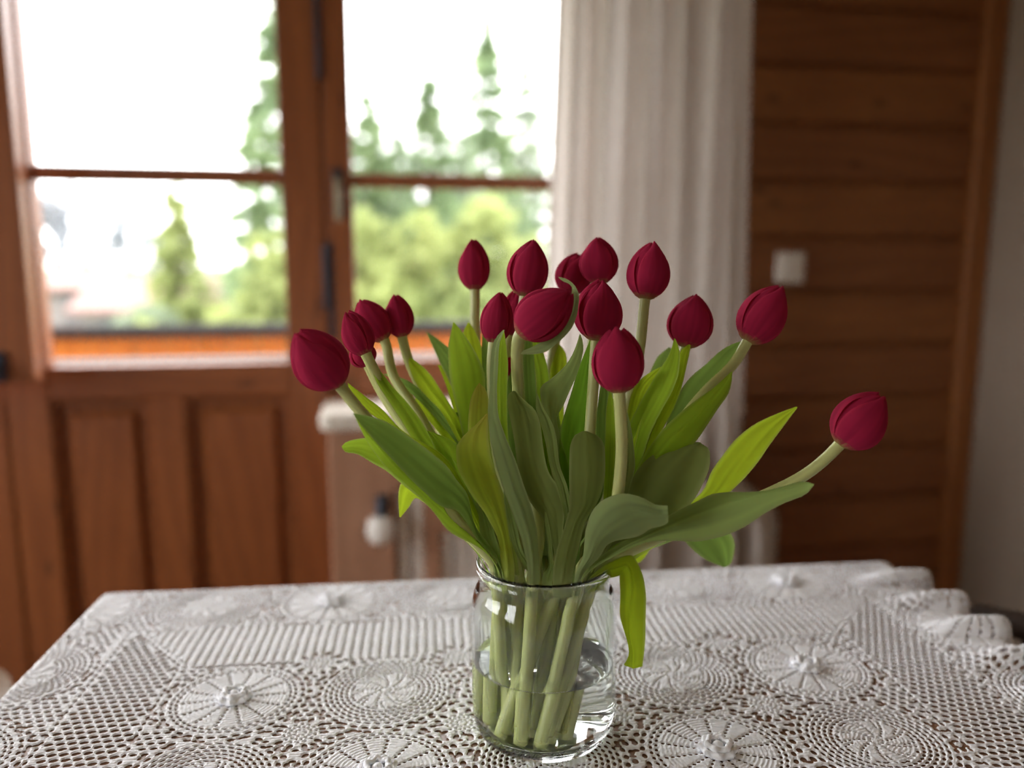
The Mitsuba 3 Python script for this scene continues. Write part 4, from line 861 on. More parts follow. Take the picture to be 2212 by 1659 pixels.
 ('t18',6,1,[[[0.1459,0.5588,0.8837],[0.1483,0.5595,0.8828],[0.1499,0.5571,0.8834]],[[0.1468,0.5573,0.8952],[0.1497,0.5581,0.8935],[0.1514,0.5551,0.8935]],[[0.1784,0.5533,0.9229],[0.1778,0.5555,0.9169],[0.1734,0.5507,0.9142]],[[0.2131,0.548,0.9448],[0.2139,0.5513,0.9344],[0.208,0.543,0.9292]],[[0.2371,0.5436,0.9566],[0.2402,0.5498,0.9445],[0.2323,0.5342,0.9293]],[[0.2518,0.5396,0.9654],[0.2595,0.5461,0.952],[0.2498,0.5282,0.934]],[[0.2665,0.5337,0.9685],[0.2755,0.539,0.9592],[0.2666,0.5239,0.9424]],[[0.2826,0.5266,0.9693],[0.29,0.5298,0.9666],[0.284,0.5207,0.9543]],[[0.2997,0.5207,0.9741],[0.3028,0.5233,0.9714],[0.2991,0.5166,0.9629]],[[0.3105,0.5159,0.9777],[0.313,0.518,0.9753],[0.3102,0.5125,0.9685]],[[0.3151,0.511,0.9775],[0.3155,0.5111,0.9771],[0.3156,0.5106,0.9768]]]),
 ('t17',0,0,[[[0.1759,0.6124,0.8851],[0.1764,0.6109,0.8821],[0.1762,0.6113,0.8778]],[[0.2356,0.6158,0.9132],[0.2307,0.6134,0.905],[0.2286,0.6182,0.8941]],[[0.2767,0.6139,0.9198],[0.2651,0.6119,0.9118],[0.2578,0.6199,0.9]],[[0.301,0.6115,0.9058],[0.2814,0.6104,0.9015],[0.268,0.6231,0.8919]],[[0.3076,0.6138,0.8906],[0.2907,0.6133,0.8891],[0.2792,0.6242,0.8831]],[[0.3073,0.6185,0.8773],[0.2981,0.6183,0.8774],[0.2918,0.6244,0.8748]],[[0.3044,0.6246,0.87],[0.303,0.6245,0.8699],[0.3021,0.6254,0.8694]]]),
 ('t16',2,0,[[[0.1949,0.6439,0.8804],[0.1977,0.6455,0.8709],[0.1996,0.6439,0.8627]],[[0.2154,0.6475,0.8842],[0.2163,0.6497,0.8731],[0.2161,0.6482,0.8633]],[[0.2279,0.6524,0.8829],[0.2308,0.6537,0.8748],[0.2327,0.6523,0.8677]],[[0.2452,0.6573,0.8809],[0.2455,0.6574,0.8802],[0.2457,0.6573,0.8796]]]),
 ('t17',2,1,[[[0.1579,0.5678,0.8877],[0.1579,0.5661,0.8841],[0.1591,0.5688,0.8784]],[[0.169,0.5688,0.8981],[0.1681,0.5677,0.8946],[0.1697,0.5697,0.8892]],[[0.1833,0.5676,0.9067],[0.1811,0.5651,0.9006],[0.1813,0.57,0.8913]],[[0.195,0.5665,0.9106],[0.1897,0.5637,0.9032],[0.1877,0.5708,0.8917]],[[0.2023,0.5646,0.899],[0.1941,0.563,0.8971],[0.1875,0.5713,0.8865]],[[0.2058,0.5628,0.8863],[0.1954,0.5613,0.8846],[0.1881,0.571,0.8753]],[[0.2076,0.5614,0.8721],[0.1939,0.5605,0.8705],[0.1888,0.5701,0.8627]],[[0.2065,0.5598,0.8472],[0.1938,0.5598,0.8483],[0.1914,0.5673,0.8448]],[[0.2056,0.5591,0.8299],[0.1967,0.559,0.8304],[0.1944,0.5647,0.8277]],[[0.2048,0.5583,0.819],[0.1965,0.5576,0.8186],[0.1913,0.5653,0.8181]]]),
 ('t16',5,0,[[[0.1607,0.5724,0.8856],[0.164,0.5713,0.8847],[0.1676,0.5709,0.8834]],[[0.169,0.5774,0.9109],[0.1755,0.5755,0.9094],[0.1764,0.5775,0.9073]],[[0.1907,0.5817,0.9467],[0.2064,0.5758,0.939],[0.2232,0.5735,0.9302]],[[0.2001,0.5854,0.9643],[0.222,0.5775,0.9551],[0.2458,0.5743,0.9444]],[[0.2135,0.5881,0.9803],[0.2357,0.5804,0.9726],[0.2598,0.5773,0.9637]],[[0.2313,0.5891,0.9904],[0.2476,0.5834,0.9846],[0.2654,0.5812,0.9778]],[[0.2472,0.5896,0.9947],[0.2562,0.5864,0.9914],[0.266,0.5852,0.9876]],[[0.2601,0.5897,0.9934],[0.2611,0.5893,0.9925],[0.2623,0.5891,0.9915]]]),
 ('t17',2,0,[[[0.1729,0.583,0.8859],[0.176,0.5835,0.8843],[0.1765,0.5835,0.8832]],[[0.2153,0.5832,0.9215],[0.2237,0.5844,0.9176],[0.2311,0.5827,0.9148]],[[0.2466,0.5836,0.9411],[0.2563,0.585,0.9372],[0.2647,0.5831,0.9344]],[[0.2621,0.5854,0.9543],[0.2762,0.5878,0.9529],[0.2883,0.5856,0.9529]],[[0.2699,0.5888,0.9687],[0.2878,0.5916,0.9659],[0.3032,0.5887,0.9648]],[[0.281,0.5918,0.9804],[0.2991,0.5946,0.9773],[0.3145,0.5916,0.9758]],[[0.295,0.5949,0.9936],[0.3108,0.5972,0.9897],[0.3241,0.5944,0.9871]],[[0.3174,0.5972,1.0077],[0.3284,0.5987,1.0049],[0.3376,0.5968,1.0027]],[[0.3493,0.5983,1.0187],[0.3498,0.5983,1.0183],[0.3502,0.5982,1.0179]]]),
 ('t17',0,0,[[[0.1771,0.5974,0.885],[0.1785,0.598,0.8834],[0.1785,0.5972,0.8825]],[[0.2014,0.6018,0.936],[0.2121,0.6035,0.9329],[0.2216,0.6015,0.9309]],[[0.2322,0.6074,0.9925],[0.242,0.6089,0.9898],[0.2505,0.6071,0.9879]],[[0.247,0.6114,1.0247],[0.2581,0.6131,1.0192],[0.2676,0.6107,1.0143]],[[0.2589,0.6141,1.042],[0.2706,0.6158,1.0364],[0.2805,0.6133,1.0313]],[[0.2737,0.6159,1.0544],[0.2843,0.6175,1.0512],[0.2933,0.6155,1.0485]],[[0.2898,0.6178,1.0668],[0.2965,0.6188,1.0637],[0.302,0.6174,1.0607]],[[0.3061,0.6192,1.0727],[0.3068,0.6193,1.0723],[0.3074,0.6191,1.0719]]]),
 ('t17',1,1,[[[0.1726,0.5886,0.8868],[0.1759,0.5864,0.8864],[0.1777,0.5882,0.8846]],[[0.1919,0.5908,0.936],[0.1984,0.5865,0.9351],[0.2072,0.5891,0.9318]],[[0.213,0.5925,0.9831],[0.2209,0.5868,0.981],[0.2321,0.59,0.9751]],[[0.225,0.5912,1.0014],[0.2366,0.5834,1.0014],[0.2545,0.5879,0.994]],[[0.239,0.5896,1.0153],[0.2502,0.5823,1.0144],[0.2646,0.5866,1.0074]],[[0.2528,0.5877,1.027],[0.2626,0.5821,1.028],[0.2731,0.5854,1.0211]],[[0.2685,0.5858,1.0394],[0.276,0.5825,1.0434],[0.282,0.5846,1.0384]],[[0.2824,0.5844,1.052],[0.2827,0.5841,1.0517],[0.2832,0.5842,1.0513]]]),
 ('t16',1,0,[[[0.169,0.5939,0.8849],[0.1742,0.5929,0.885],[0.1783,0.5932,0.8845]],[[0.1885,0.599,0.9376],[0.1951,0.5977,0.9376],[0.2021,0.5979,0.9372]],[[0.1979,0.6035,0.9752],[0.206,0.6021,0.9762],[0.2147,0.6025,0.9767]],[[0.2017,0.6067,0.9978],[0.212,0.6048,0.9988],[0.2231,0.6053,0.9992]],[[0.2114,0.6087,1.0181],[0.2219,0.6065,1.0177],[0.2333,0.6068,1.0169]],[[0.2219,0.6102,1.0361],[0.232,0.6081,1.0354],[0.243,0.6084,1.0343]],[[0.232,0.6116,1.0512],[0.2397,0.6101,1.0508],[0.2481,0.6103,1.0502]],[[0.2407,0.6131,1.064],[0.2448,0.6123,1.0643],[0.2493,0.6125,1.0646]],[[0.2452,0.6152,1.0764],[0.2457,0.615,1.0762],[0.2463,0.615,1.076]]]),
 ('t16',2,0,[[[0.1728,0.6029,0.8811],[0.1771,0.6005,0.8817],[0.1785,0.5968,0.8829]],[[0.1975,0.6081,0.9342],[0.2026,0.6053,0.9348],[0.2071,0.6007,0.936]],[[0.2123,0.6128,0.9722],[0.2183,0.6096,0.9738],[0.2234,0.6044,0.9758]],[[0.2211,0.6161,0.995],[0.2275,0.6127,0.9971],[0.233,0.607,0.9997]],[[0.2333,0.6178,1.0157],[0.2392,0.6144,1.0163],[0.2442,0.6091,1.0173]],[[0.2439,0.6189,1.0342],[0.2484,0.6164,1.0345],[0.2522,0.6122,1.035]],[[0.2499,0.6209,1.0496],[0.2538,0.6188,1.0509],[0.257,0.6154,1.0525]],[[0.2529,0.6233,1.0626],[0.2568,0.6212,1.0632],[0.26,0.6176,1.0639]],[[0.2606,0.6225,1.0704],[0.2616,0.6219,1.0703],[0.2624,0.6209,1.0701]]]),  # right half of the previous leaf; its transmitted light is painted as yellower tint
 ('t15',2,0,[[[0.1644,0.5915,0.8882],[0.1687,0.5908,0.8882],[0.1725,0.5884,0.8889]],[[0.1865,0.5992,0.9455],[0.1921,0.5982,0.9455],[0.197,0.5951,0.9462]],[[0.2009,0.6065,0.9939],[0.2059,0.6054,0.993],[0.2103,0.6024,0.9925]],[[0.2054,0.6122,1.018],[0.2118,0.6108,1.0161],[0.2173,0.6068,1.0147]],[[0.2117,0.6165,1.0358],[0.2184,0.6149,1.0334],[0.2242,0.6106,1.0314]],[[0.2225,0.6183,1.0458],[0.228,0.6172,1.0449],[0.2327,0.614,1.0442]],[[0.2358,0.6186,1.0525],[0.2366,0.6184,1.0522],[0.2372,0.6179,1.0518]]]),
 ('t16',0,0,[[[0.2063,0.6441,0.9563],[0.2108,0.6448,0.9549],[0.2148,0.6439,0.9538]],[[0.2326,0.6571,1.0237],[0.2384,0.6581,1.0223],[0.2434,0.657,1.0213]],[[0.2417,0.6654,1.039],[0.2482,0.6665,1.0376],[0.2539,0.6653,1.0366]],[[0.2529,0.6733,1.0538],[0.26,0.6744,1.0518],[0.2662,0.6731,1.0502]],[[0.2671,0.6809,1.0621],[0.2678,0.681,1.0616],[0.2685,0.6808,1.0612]]]),
 ('t13',7,0,[[[0.1492,0.5782,0.8926],[0.1531,0.5785,0.8922],[0.1567,0.5776,0.8923]],[[0.1462,0.5901,0.9504],[0.154,0.5906,0.9498],[0.1612,0.5889,0.9499]],[[0.1441,0.5983,0.9846],[0.1548,0.5991,0.984],[0.1648,0.5967,0.9841]],[[0.1456,0.6038,1.0043],[0.1578,0.6047,1.0037],[0.1691,0.602,1.0038]],[[0.1508,0.6083,1.0193],[0.1617,0.6092,1.0194],[0.1717,0.6068,1.0201]],[[0.1575,0.6126,1.0348],[0.1663,0.6132,1.0345],[0.1743,0.6113,1.0346]],[[0.164,0.6173,1.052],[0.1704,0.6177,1.0514],[0.1763,0.6162,1.0511]],[[0.1704,0.6214,1.0652],[0.174,0.6217,1.0654],[0.1774,0.6209,1.0658]],[[0.176,0.6253,1.0762],[0.1767,0.6253,1.076],[0.1772,0.6251,1.0758]]]),
 ('t12',6,0,[[[0.1479,0.5837,0.8944],[0.151,0.5845,0.8939],[0.1537,0.5837,0.894]],[[0.1422,0.5944,0.9608],[0.1484,0.5962,0.96],[0.1538,0.5946,0.9602]],[[0.1359,0.6032,1.0086],[0.14,0.6054,1.0113],[0.1434,0.6047,1.0145]],[[0.1314,0.606,1.0253],[0.1408,0.6087,1.0239],[0.1491,0.6062,1.0236]],[[0.1306,0.6077,1.0382],[0.1435,0.6114,1.0362],[0.1548,0.6079,1.0353]],[[0.1397,0.608,1.0462],[0.1507,0.6113,1.0462],[0.1602,0.6086,1.0471]],[[0.1509,0.6086,1.0572],[0.158,0.611,1.0582],[0.1641,0.6094,1.0598]],[[0.1575,0.6097,1.0674],[0.1622,0.6114,1.0686],[0.1662,0.6104,1.0702]],[[0.1633,0.6119,1.0814],[0.1637,0.612,1.0811],[0.1641,0.6118,1.081]]]),
 ('t11',2,0,[[[0.1504,0.6352,0.895],[0.1546,0.6353,0.8947],[0.1583,0.6338,0.895]],[[0.1492,0.6505,0.9739],[0.1554,0.6506,0.9736],[0.1611,0.6484,0.9739]],[[0.1496,0.6613,1.0254],[0.1563,0.6614,1.0252],[0.1624,0.6591,1.0254]],[[0.1512,0.6671,1.0451],[0.159,0.6674,1.0459],[0.1661,0.6648,1.0471]],[[0.1553,0.6709,1.0548],[0.1615,0.6712,1.0557],[0.1671,0.6692,1.0568]],[[0.1612,0.6749,1.0679],[0.1616,0.6749,1.0674],[0.162,0.6747,1.067]]]),
 ('t7',0,0,[[[0.1321,0.6074,0.8983],[0.1362,0.6081,0.8977],[0.14,0.6075,0.8977]],[[0.1249,0.6219,0.9738],[0.13,0.6229,0.9733],[0.1348,0.6221,0.9733]],[[0.1224,0.6319,1.023],[0.1277,0.6329,1.0227],[0.1327,0.6321,1.0227]],[[0.122,0.6386,1.0533],[0.1272,0.6397,1.0531],[0.132,0.6388,1.0531]],[[0.125,0.6437,1.0742],[0.1281,0.6443,1.0741],[0.1309,0.6438,1.0741]],[[0.1285,0.6477,1.0875],[0.1289,0.6477,1.0873],[0.1293,0.6476,1.0871]]]),
 ('t7',1,0,[[[0.1373,0.6132,0.8957],[0.141,0.6121,0.8959],[0.1444,0.6097,0.8966]],[[0.1341,0.6281,0.9718],[0.1388,0.6268,0.972],[0.1431,0.6237,0.9726]],[[0.134,0.6383,1.0215],[0.1386,0.6373,1.0236],[0.1427,0.6343,1.0259]],[[0.134,0.6445,1.0436],[0.1397,0.6428,1.0431],[0.1448,0.6389,1.0429]],[[0.1318,0.65,1.0616],[0.1368,0.6487,1.0623],[0.1413,0.6454,1.0631]],[[0.1314,0.6543,1.0771],[0.1345,0.6535,1.0771],[0.1373,0.6514,1.0772]],[[0.1337,0.6577,1.0907],[0.1341,0.6576,1.0905],[0.1344,0.6573,1.0903]]]),
 ('t10',4,0,[[[0.1088,0.5808,1.0696],[0.1103,0.582,1.0709],[0.1117,0.5826,1.0722]],[[0.1146,0.5789,1.0697],[0.1158,0.5808,1.072],[0.1169,0.5819,1.0743]],[[0.1254,0.576,1.0709],[0.1241,0.5793,1.0739],[0.1226,0.5814,1.0771]],[[0.1347,0.5744,1.0765],[0.1332,0.5783,1.08],[0.1314,0.5807,1.0837]],[[0.1423,0.5735,1.0842],[0.1408,0.5777,1.0881],[0.1388,0.5804,1.0921]],[[0.1486,0.5733,1.0935],[0.1474,0.5775,1.0977],[0.1459,0.5801,1.1019]],[[0.1522,0.5737,1.1036],[0.1503,0.5779,1.1074],[0.1481,0.5806,1.1113]],[[0.153,0.5744,1.1122],[0.1509,0.5785,1.1157],[0.1485,0.5812,1.1193]],[[0.1502,0.5765,1.1201],[0.1481,0.5791,1.1215],[0.1458,0.5807,1.1228]],[[0.1432,0.5789,1.1263],[0.1422,0.58,1.1255],[0.1411,0.5806,1.1246]],[[0.1377,0.5802,1.1277],[0.138,0.5803,1.1274],[0.1382,0.5804,1.127]]]),
 ('t14',1,0,[[[0.1609,0.5606,0.8996],[0.1624,0.5618,0.8996],[0.163,0.5624,0.9001]],[[0.169,0.5654,0.9304],[0.1727,0.5648,0.9304],[0.176,0.5627,0.9309]],[[0.1739,0.5727,0.9616],[0.1782,0.5719,0.9616],[0.182,0.5695,0.9621]],[[0.1766,0.581,0.9967],[0.182,0.5801,0.9967],[0.1867,0.5771,0.9972]],[[0.1792,0.5874,1.0215],[0.1833,0.5868,1.0224],[0.187,0.5846,1.0236]],[[0.1828,0.5916,1.0367],[0.1833,0.5915,1.0365],[0.1838,0.5911,1.0363]]]),
 ('t14',5,0,[[[0.1645,0.5637,0.8985],[0.1662,0.5655,0.8981],[0.1671,0.5665,0.8981]],[[0.1778,0.5665,0.937],[0.1822,0.5673,0.9365],[0.1861,0.5666,0.9365]],[[0.1848,0.5713,0.9607],[0.1897,0.5721,0.9602],[0.194,0.5714,0.9602]],[[0.1881,0.5756,0.9789],[0.1947,0.5771,0.9801],[0.2005,0.5764,0.9819]],[[0.1909,0.5811,0.9999],[0.1958,0.5818,0.9986],[0.2001,0.5809,0.9977]],[[0.1954,0.5867,1.0211],[0.1962,0.5868,1.0208],[0.1969,0.5867,1.0206]]]),
 ('t15',0,0,[[[0.1596,0.5912,0.8907],[0.1633,0.5918,0.8901],[0.1666,0.5913,0.8901]],[[0.1711,0.6003,0.946],[0.1763,0.6013,0.9454],[0.1809,0.6005,0.9454]],[[0.1781,0.61,0.996],[0.1823,0.6107,0.9957],[0.1861,0.6101,0.9957]],[[0.1801,0.6152,1.0124],[0.1842,0.616,1.0122],[0.1877,0.6153,1.0122]],[[0.1834,0.6208,1.0328],[0.1872,0.6216,1.0326],[0.1907,0.621,1.0326]],[[0.1887,0.6262,1.0495],[0.1891,0.6262,1.0493],[0.1895,0.6261,1.0491]]]),
 ('t2',6,0,[[[0.0897,0.5776,0.8889],[0.0908,0.5754,0.8884],[0.0933,0.5752,0.8871]],[[0.0869,0.5791,0.9033],[0.0881,0.5763,0.9019],[0.0937,0.5773,0.8996]],[[0.0781,0.5805,0.9202],[0.0851,0.5791,0.919],[0.0924,0.5804,0.9167]],[[0.0771,0.5832,0.9355],[0.0828,0.5818,0.9329],[0.0888,0.5828,0.9293]],[[0.0748,0.5865,0.9533],[0.0783,0.5854,0.9498],[0.082,0.5862,0.9456]],[[0.0695,0.5901,0.9656],[0.0705,0.5898,0.9648],[0.0717,0.59,0.9637]]]),
 ('t10',6,0,[[[0.1142,0.5648,0.8862],[0.1169,0.5654,0.8857],[0.1193,0.5649,0.8858]],[[0.1148,0.5663,0.8961],[0.1169,0.5668,0.8957],[0.1188,0.5664,0.8958]],[[0.1094,0.5686,0.9061],[0.1121,0.5695,0.9067],[0.1146,0.5691,0.9078]],[[0.1029,0.5714,0.9174],[0.106,0.5722,0.9173],[0.1088,0.5716,0.9177]],[[0.0984,0.5748,0.9352],[0.1021,0.5757,0.9347],[0.1054,0.5749,0.9348]],[[0.0961,0.5778,0.9511],[0.0989,0.5785,0.9508],[0.1015,0.5779,0.9508]],[[0.0957,0.5801,0.9634],[0.0965,0.5803,0.963],[0.0972,0.5801,0.9626]]]),
 ('t12',6,0,[[[0.1232,0.5623,0.8877],[0.1266,0.563,0.8871],[0.1298,0.5624,0.8872]],[[0.1235,0.5644,0.8977],[0.1278,0.5652,0.8963],[0.1316,0.5643,0.8957]],[[0.129,0.5661,0.9072],[0.1309,0.5665,0.9062],[0.1327,0.566,0.9055]],[[0.1285,0.569,0.9204],[0.1304,0.5694,0.9192],[0.1321,0.5689,0.9184]],[[0.1275,0.5719,0.9326],[0.1295,0.5722,0.9314],[0.1312,0.5717,0.9306]],[[0.1271,0.5751,0.9465],[0.1278,0.5753,0.9461],[0.1285,0.5751,0.9457]]]),
 ('t2',6,0,[[[0.0853,0.5837,0.9109],[0.0854,0.5835,0.9097],[0.0857,0.5825,0.9088]],[[0.0737,0.587,0.9401],[0.0765,0.5877,0.9407],[0.0792,0.5874,0.9416]],[[0.0664,0.5892,0.9549],[0.0691,0.5902,0.9563],[0.0716,0.59,0.9581]],[[0.058,0.5914,0.9677],[0.0603,0.5922,0.9687],[0.0625,0.592,0.9699]],[[0.0512,0.5937,0.9808],[0.0517,0.5938,0.9804],[0.0523,0.5937,0.98]]]),
 ('t3',1,0,[[[0.0856,0.595,0.8982],[0.0895,0.5957,0.8967],[0.0931,0.5949,0.8958]],[[0.0736,0.6013,0.9355],[0.0794,0.6029,0.9366],[0.085,0.6022,0.9384]],[[0.059,0.6081,0.9707],[0.0655,0.6094,0.9691],[0.0717,0.6081,0.9682]],[[0.0472,0.6107,0.9857],[0.0572,0.6129,0.9848],[0.067,0.6112,0.9848]],[[0.042,0.6125,0.998],[0.0518,0.6145,0.9961],[0.0612,0.6127,0.995]],[[0.0394,0.6149,1.0059],[0.0408,0.6151,1.0054],[0.0423,0.6148,1.0051]]]),
 ('t9',0,0,[[[0.1186,0.6184,0.8828],[0.1226,0.6185,0.8825],[0.1263,0.6171,0.8828]],[[0.1022,0.6387,0.9463],[0.1133,0.6389,0.9457],[0.1236,0.6349,0.9463]],[[0.0986,0.6533,0.9876],[0.1108,0.6535,0.9871],[0.1222,0.6491,0.9876]],[[0.1085,0.6644,1.0219],[0.1168,0.6646,1.0217],[0.1245,0.6616,1.0219]],[[0.1184,0.6739,1.0449],[0.119,0.6739,1.0447],[0.1196,0.6736,1.0445]]]),
 ('t11',0,0,[[[0.1416,0.6144,0.8828],[0.1457,0.6144,0.8825],[0.1493,0.613,0.8828]],[[0.1294,0.6339,0.9463],[0.1446,0.6341,0.9455],[0.1586,0.6287,0.9463]],[[0.13,0.6477,0.9876],[0.1444,0.648,0.987],[0.1576,0.6429,0.9876]],[[0.1402,0.6576,1.0139],[0.1485,0.6578,1.0137],[0.1561,0.6548,1.0139]],[[0.1504,0.667,1.0368],[0.151,0.667,1.0366],[0.1516,0.6667,1.0364]]]),
 ('t12',0,0,[[[0.157,0.6117,0.8828],[0.1611,0.6117,0.8825],[0.1647,0.6103,0.8828]],[[0.1586,0.6287,0.9463],[0.1739,0.6289,0.9455],[0.1878,0.6236,0.9463]],[[0.1733,0.6401,0.9876],[0.1858,0.6403,0.9871],[0.1969,0.6359,0.9876]],[[0.1899,0.6489,1.0139],[0.1972,0.649,1.0137],[0.2038,0.6464,1.0139]],[[0.2041,0.6588,1.0449],[0.2047,0.6588,1.0447],[0.2052,0.6585,1.0445]]]),
 ('t15',0,0,[[[0.1672,0.6047,0.8827],[0.1713,0.6048,0.8825],[0.1749,0.6034,0.8827]],[[0.1826,0.6196,0.9396],[0.198,0.6195,0.9368],[0.2115,0.6139,0.9357]],[[0.2018,0.6314,0.9803],[0.2143,0.6313,0.9778],[0.2253,0.6267,0.9764]],[[0.2131,0.6423,1.0062],[0.2205,0.6423,1.0049],[0.227,0.6396,1.0042]],[[0.2252,0.652,1.0247],[0.2259,0.652,1.0245],[0.2264,0.6517,1.0243]]]),
 ('t6',0,0,[[[0.1023,0.6162,0.8827],[0.1067,0.6162,0.8824],[0.1107,0.6147,0.8827]],[[0.0854,0.6331,0.9326],[0.0944,0.6336,0.934],[0.1029,0.6306,0.9365]],[[0.0716,0.647,0.9658],[0.0816,0.6476,0.9673],[0.0911,0.6442,0.9697]],[[0.067,0.6576,0.9879],[0.0731,0.6586,0.9915],[0.079,0.6567,0.9958]],[[0.0682,0.6672,1.0104],[0.0688,0.6672,1.0102],[0.0694,0.667,1.01]]]),
 ('t19',0,0,[[[0.1272,0.6216,0.8801],[0.1322,0.6217,0.8797],[0.1369,0.6199,0.8801]],[[0.1202,0.638,0.9374],[0.1334,0.6382,0.9366],[0.1456,0.6335,0.9374]],[[0.1205,0.6513,0.9831],[0.1329,0.6515,0.9826],[0.1442,0.6471,0.9831]],[[0.1286,0.6615,1.0177],[0.1348,0.6617,1.0175],[0.1405,0.6594,1.0177]],[[0.1364,0.6701,1.0409],[0.137,0.6701,1.0407],[0.1376,0.6698,1.0405]]]),
]


def petal_mesh(b, tip, W, spin, inner_ring, k, opening, r):
    axis = tip - b
    L = np.linalg.norm(axis)
    z = axis / L
    x = np.cross([0, 1.0, 0.05], z)
    x /= np.linalg.norm(x)
    y = np.cross(z, x)
    R = W / 2 - .0007
    nt, nw = 22, 17
    t = np.linspace(0, 1, nt)[:, None]
    w = np.linspace(-1, 1, nw)[None, :]
    tq = .010 + t * .978
    prof_ = np.where(tq > .42, (1 - np.clip((tq - .42) / .58, 0, 1) ** 2.0) ** .76, (1 - np.clip((.42 - tq) / .42, 0, 1) ** 2.1) ** .56)
    rad = R * (prof_ + opening * .55 * t ** 3)
    if inner_ring:
        rad = rad * .955 - .0002
    else:
        rad = rad + .0004 + .0005 * np.abs(w) ** 4 * np.sin(np.pi * t) + .0005 * w * np.sin(np.pi * t) ** .6
    rad = rad * (1 - .035 * (1 - np.abs(w)) ** 2 * np.sin(np.pi * t) * 0 + r.uniform(-.02, .02))
    rad = rad - .0008 * np.exp(-(w / .07) ** 2) * np.sin(np.pi * t) + .00016 * np.sin(w * 15 + k) * np.sin(np.pi * t)
    rad = rad + .0010 * np.sin(np.pi * t) * np.cos(w * np.pi / 2) * (0 if inner_ring else 1)
    phi = math.radians(57 if not inner_ring else 60) * w * (1 - (.30 if not inner_ring else .15) * t ** 2.2)
    a = phi + math.radians(spin) + k * 2 * np.pi / 3 + (np.pi / 3 if inner_ring else 0)
    zz_ = L * (t * (1 - .13 * np.abs(w) ** 2.3 * t ** 2 * (1 + .6 * opening))) * r.uniform(.965, 1.0) + (.0 if not inner_ring else -.001)
    rad = rad + .0012 * r.uniform(-1, 1) * t ** 2 * (w + .3)
    p = b + (rad * np.cos(a))[..., None] * x + (rad * np.sin(a))[..., None] * y + (zz_ + 0 * w)[..., None] * z
    # colour of the petal itself: crimson with fine streaks, greenish yellow claw
    tt = np.repeat(t, nw, 1)
    wn = np.repeat(w, nt, 0)
    st_ = meshkit.noise(np.stack([wn * 9 + 9 * k, tt * 1.1, tt * 0 + spin], -1), 5)
    edge = np.abs(wn) ** 7
    c = np.array([.420, .025, .075]) * (.84 + .32 * st_)[..., None] + edge[..., None] * np.array([.16, .02, .035])
    claw = np.clip((.050 - tt + .05 * st_) / .07, 0, 1)[..., None]
    c = c * (1 - claw) + np.array([.40, .36, .12]) * claw
    return p.reshape(-1, 3), grid_faces(nt, nw), np.clip(c.reshape(-1, 3), 0, 1)


TINT = [(.185, .300, .055), (.290, .440, .030), (.400, .540, .025), (.420, .520, .055), (.310, .400, .165), (.225, .280, .080), (.290, .390, .120), (.190, .390, .030)]


def leaf_mesh(st_, tint, seed, crease):
    p = np.array(st_, float)
    mid = p[:, 1]
    s = np.r_[0, np.cumsum(np.linalg.norm(np.diff(mid, axis=0), axis=1))]
    ns, nw = 40, 11
    q = np.linspace(0, s[-1], ns)
    q[1:-1] += 0
    C = [Pchip(s, p[:, k])(q) for k in range(3)]
    w = np.linspace(0, 1, nw)[None, :, None]
    l, m, r = (c[:, None, :] for c in C)
    S = l * (2 * (w - .5) * (w - 1)) + m * (4 * w * (1 - w)) + r * (2 * w * (w - .5))
    if crease:
        S = .25 * S + .75 * np.where(w < .5, l * (1 - 2 * w) + m * 2 * w, m * (2 - 2 * w) + r * (2 * w - 1))
    nrm = np.cross(np.gradient(S, axis=0), np.gradient(S, axis=1))
    nrm /= np.linalg.norm(nrm, axis=2, keepdims=True) + 1e-12
    wid = np.linalg.norm(C[0] - C[2], axis=1)[:, None]
    ww_, tt = np.linspace(0, 1, nw)[None, :], (q / s[-1])[:, None]
    rib = .00022 * np.cos(ww_ * 2 * np.pi * 5 + seed) * np.minimum(1, wid / .02)
    rib = rib - .0009 * np.exp(-((ww_ - .5) / .06) ** 2) * np.minimum(1, wid / .015) * (tt > .1)
    wave = .0011 * (2 * np.abs(ww_ - .5)) ** 2 * np.sin(tt * 15 + seed * 1.7 + 3 * (ww_ > .5)) * np.minimum(1, wid / .02)
    S = S + nrm * (rib + wave)[..., None]
    st2 = meshkit.noise(np.stack([ww_ * 22 + 0 * tt, tt * 2.2 + 0 * ww_, 0 * tt + 0 * ww_ + seed], -1), 3)
    c = np.array(TINT[tint]) * (.78 + .44 * st2)[..., None]
    foot = np.clip((.22 - tt) / .22, 0, 1)[..., None] + 0 * c
    c = c * (1 - .6 * foot) + np.array([.40, .46, .20]) * .6 * foot
    ed = np.clip((np.abs(ww_ - .5) - .44) / .06, 0, 1)[..., None] * np.ones((ns, 1, 1))
    c = c * (1 - .35 * ed) + np.array([.42, .45, .22]) * .35 * ed
    if tint == 3:
        tp = np.clip((tt - .75) / .25, 0, 1)[..., None] * .6
        c = c * (1 - tp) + np.array([.34, .24, .05]) * tp
    return S.reshape(-1, 3), grid_faces(ns, nw), np.clip(c.reshape(-1, 3), 0, 1)


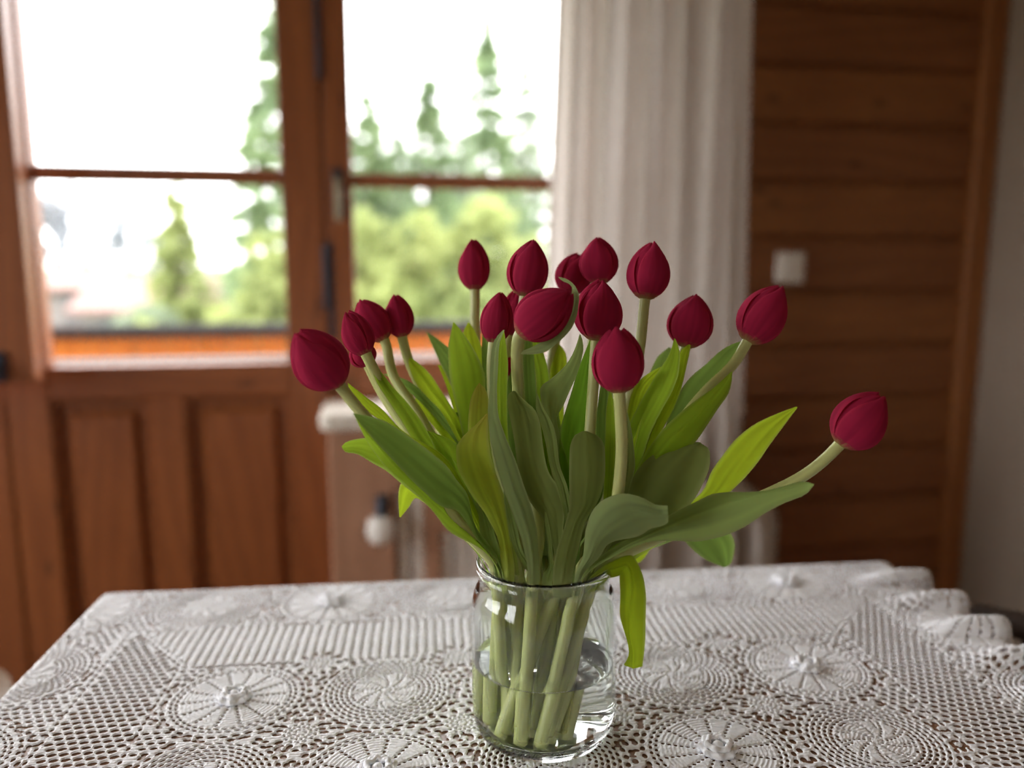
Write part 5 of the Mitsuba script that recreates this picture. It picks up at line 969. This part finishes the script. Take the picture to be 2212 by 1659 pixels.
for n_, (code, b, tip, W, spin, opening, path, lab) in enumerate(TULIPS):
    b, tip = np.array(b), np.array(tip)
    k = key_of('tulip')
    tag(k, lab, 'tulip', 'crimson tulips in the glass jar')
    r = np.random.default_rng(100 + n_)
    ax = (tip - b) / np.linalg.norm(tip - b)
    pts = np.vstack([b + ax * .004, b - ax * .0015, np.array(path)[1:]])
    s = np.r_[0, np.cumsum(np.linalg.norm(np.diff(pts, axis=0), axis=1))]
    q = np.linspace(0, s[-1], 90)
    P_ = Pchip(s, pts)(q)
    for _ in range(3):
        P_[1:-1] = .25 * P_[:-2] + .5 * P_[1:-1] + .25 * P_[2:]
    f = q / s[-1]
    rad = .0044 + .0009 * f + .0006 * np.exp(-q / .004)
    sd = 14
    m = tube(P_, rad, sd)
    fr = np.r_[np.repeat(f, sd), 0, 1]
    st_ = meshkit.noise(np.stack([np.r_[np.tile(np.arange(sd), 90) * 1.7, 0, 0], fr * 9, fr * 0 + n_], -1), 2)
    c = (np.array([.43, .46, .17])[None] * (1 - fr[:, None]) + np.array([.47, .51, .20])[None] * fr[:, None]) * (.86 + .28 * st_)[:, None]
    put(k + '__stem', m, 'mat_stem', smooth=True, color=c)
    for ring_ in (True, False):
        for j in range(3):
            v, fc, c = petal_mesh(b, tip, W, spin, ring_, j, opening, r)
            put(k + '__petal', (v, fc), 'mat_petal', smooth=True, color=c)
    for i, (own, tint, crease, st_) in enumerate(LEAVES):
        if own == code:
            v, fc, c = leaf_mesh(st_, tint, i, crease)
            put(k + '__leaf', (v, fc), 'mat_leaf', smooth=True, color=c)

# ------------------------------------------------------------------ seats beside the table
t = tag('stool', 'light wooden stool left of the table, only its seat edge in view', 'stool')
seat = lathe(smooth_profile([[0, .452], [.13, .450], [.165, .446], [.172, .438], [.165, .430], [.12, .428], [0, .428]], 24), (-.765, 1.28), 48)
put(t + '__seat', seat, 'mat_stool')
for a in (.8, 2.37, 3.94, 5.5):
    put(t + '__leg', tube([[-.765 + .10 * math.cos(a), 1.28 + .10 * math.sin(a), .430], [-.765 + .15 * math.cos(a), 1.28 + .15 * math.sin(a), 0]], [.017, .014], 12), 'mat_stool')
t = tag('chair', 'dark wooden chair at the right side of the table, mostly hidden by the cloth', 'chair')
CX_, CY_ = .775, .655
put(t + '__top_rail', tube(smooth_profile([[CX_ - .045, CY_ - .17, .700], [CX_ - .035, CY_ - .06, .722], [CX_ - .03, CY_ + .04, .722], [CX_ - .035, CY_ + .16, .700]], 20), .016, 12), 'mat_darkwood')
put(t + '__seat', move(box(-.2, .2, -.2, .2, .43, .455, .008), (CX_ + .17, CY_, 0), -A), 'mat_darkwood')
for dx, dy, z1 in ((-.035, -.165, .700), (-.035, .155, .700), (.34, -.165, .44), (.34, .165, .44)):
    put(t + '__leg', tube([[CX_ + dx + .012, CY_ + dy, 0], [CX_ + dx, CY_ + dy, z1]], .016, 12), 'mat_darkwood')
for dy in (-.08, 0, .08):
    put(t + '__back_slat', box(CX_ - .036, CX_ - .024, CY_ + dy - .015, CY_ + dy + .015, .45, .715, .003), 'mat_darkwood')
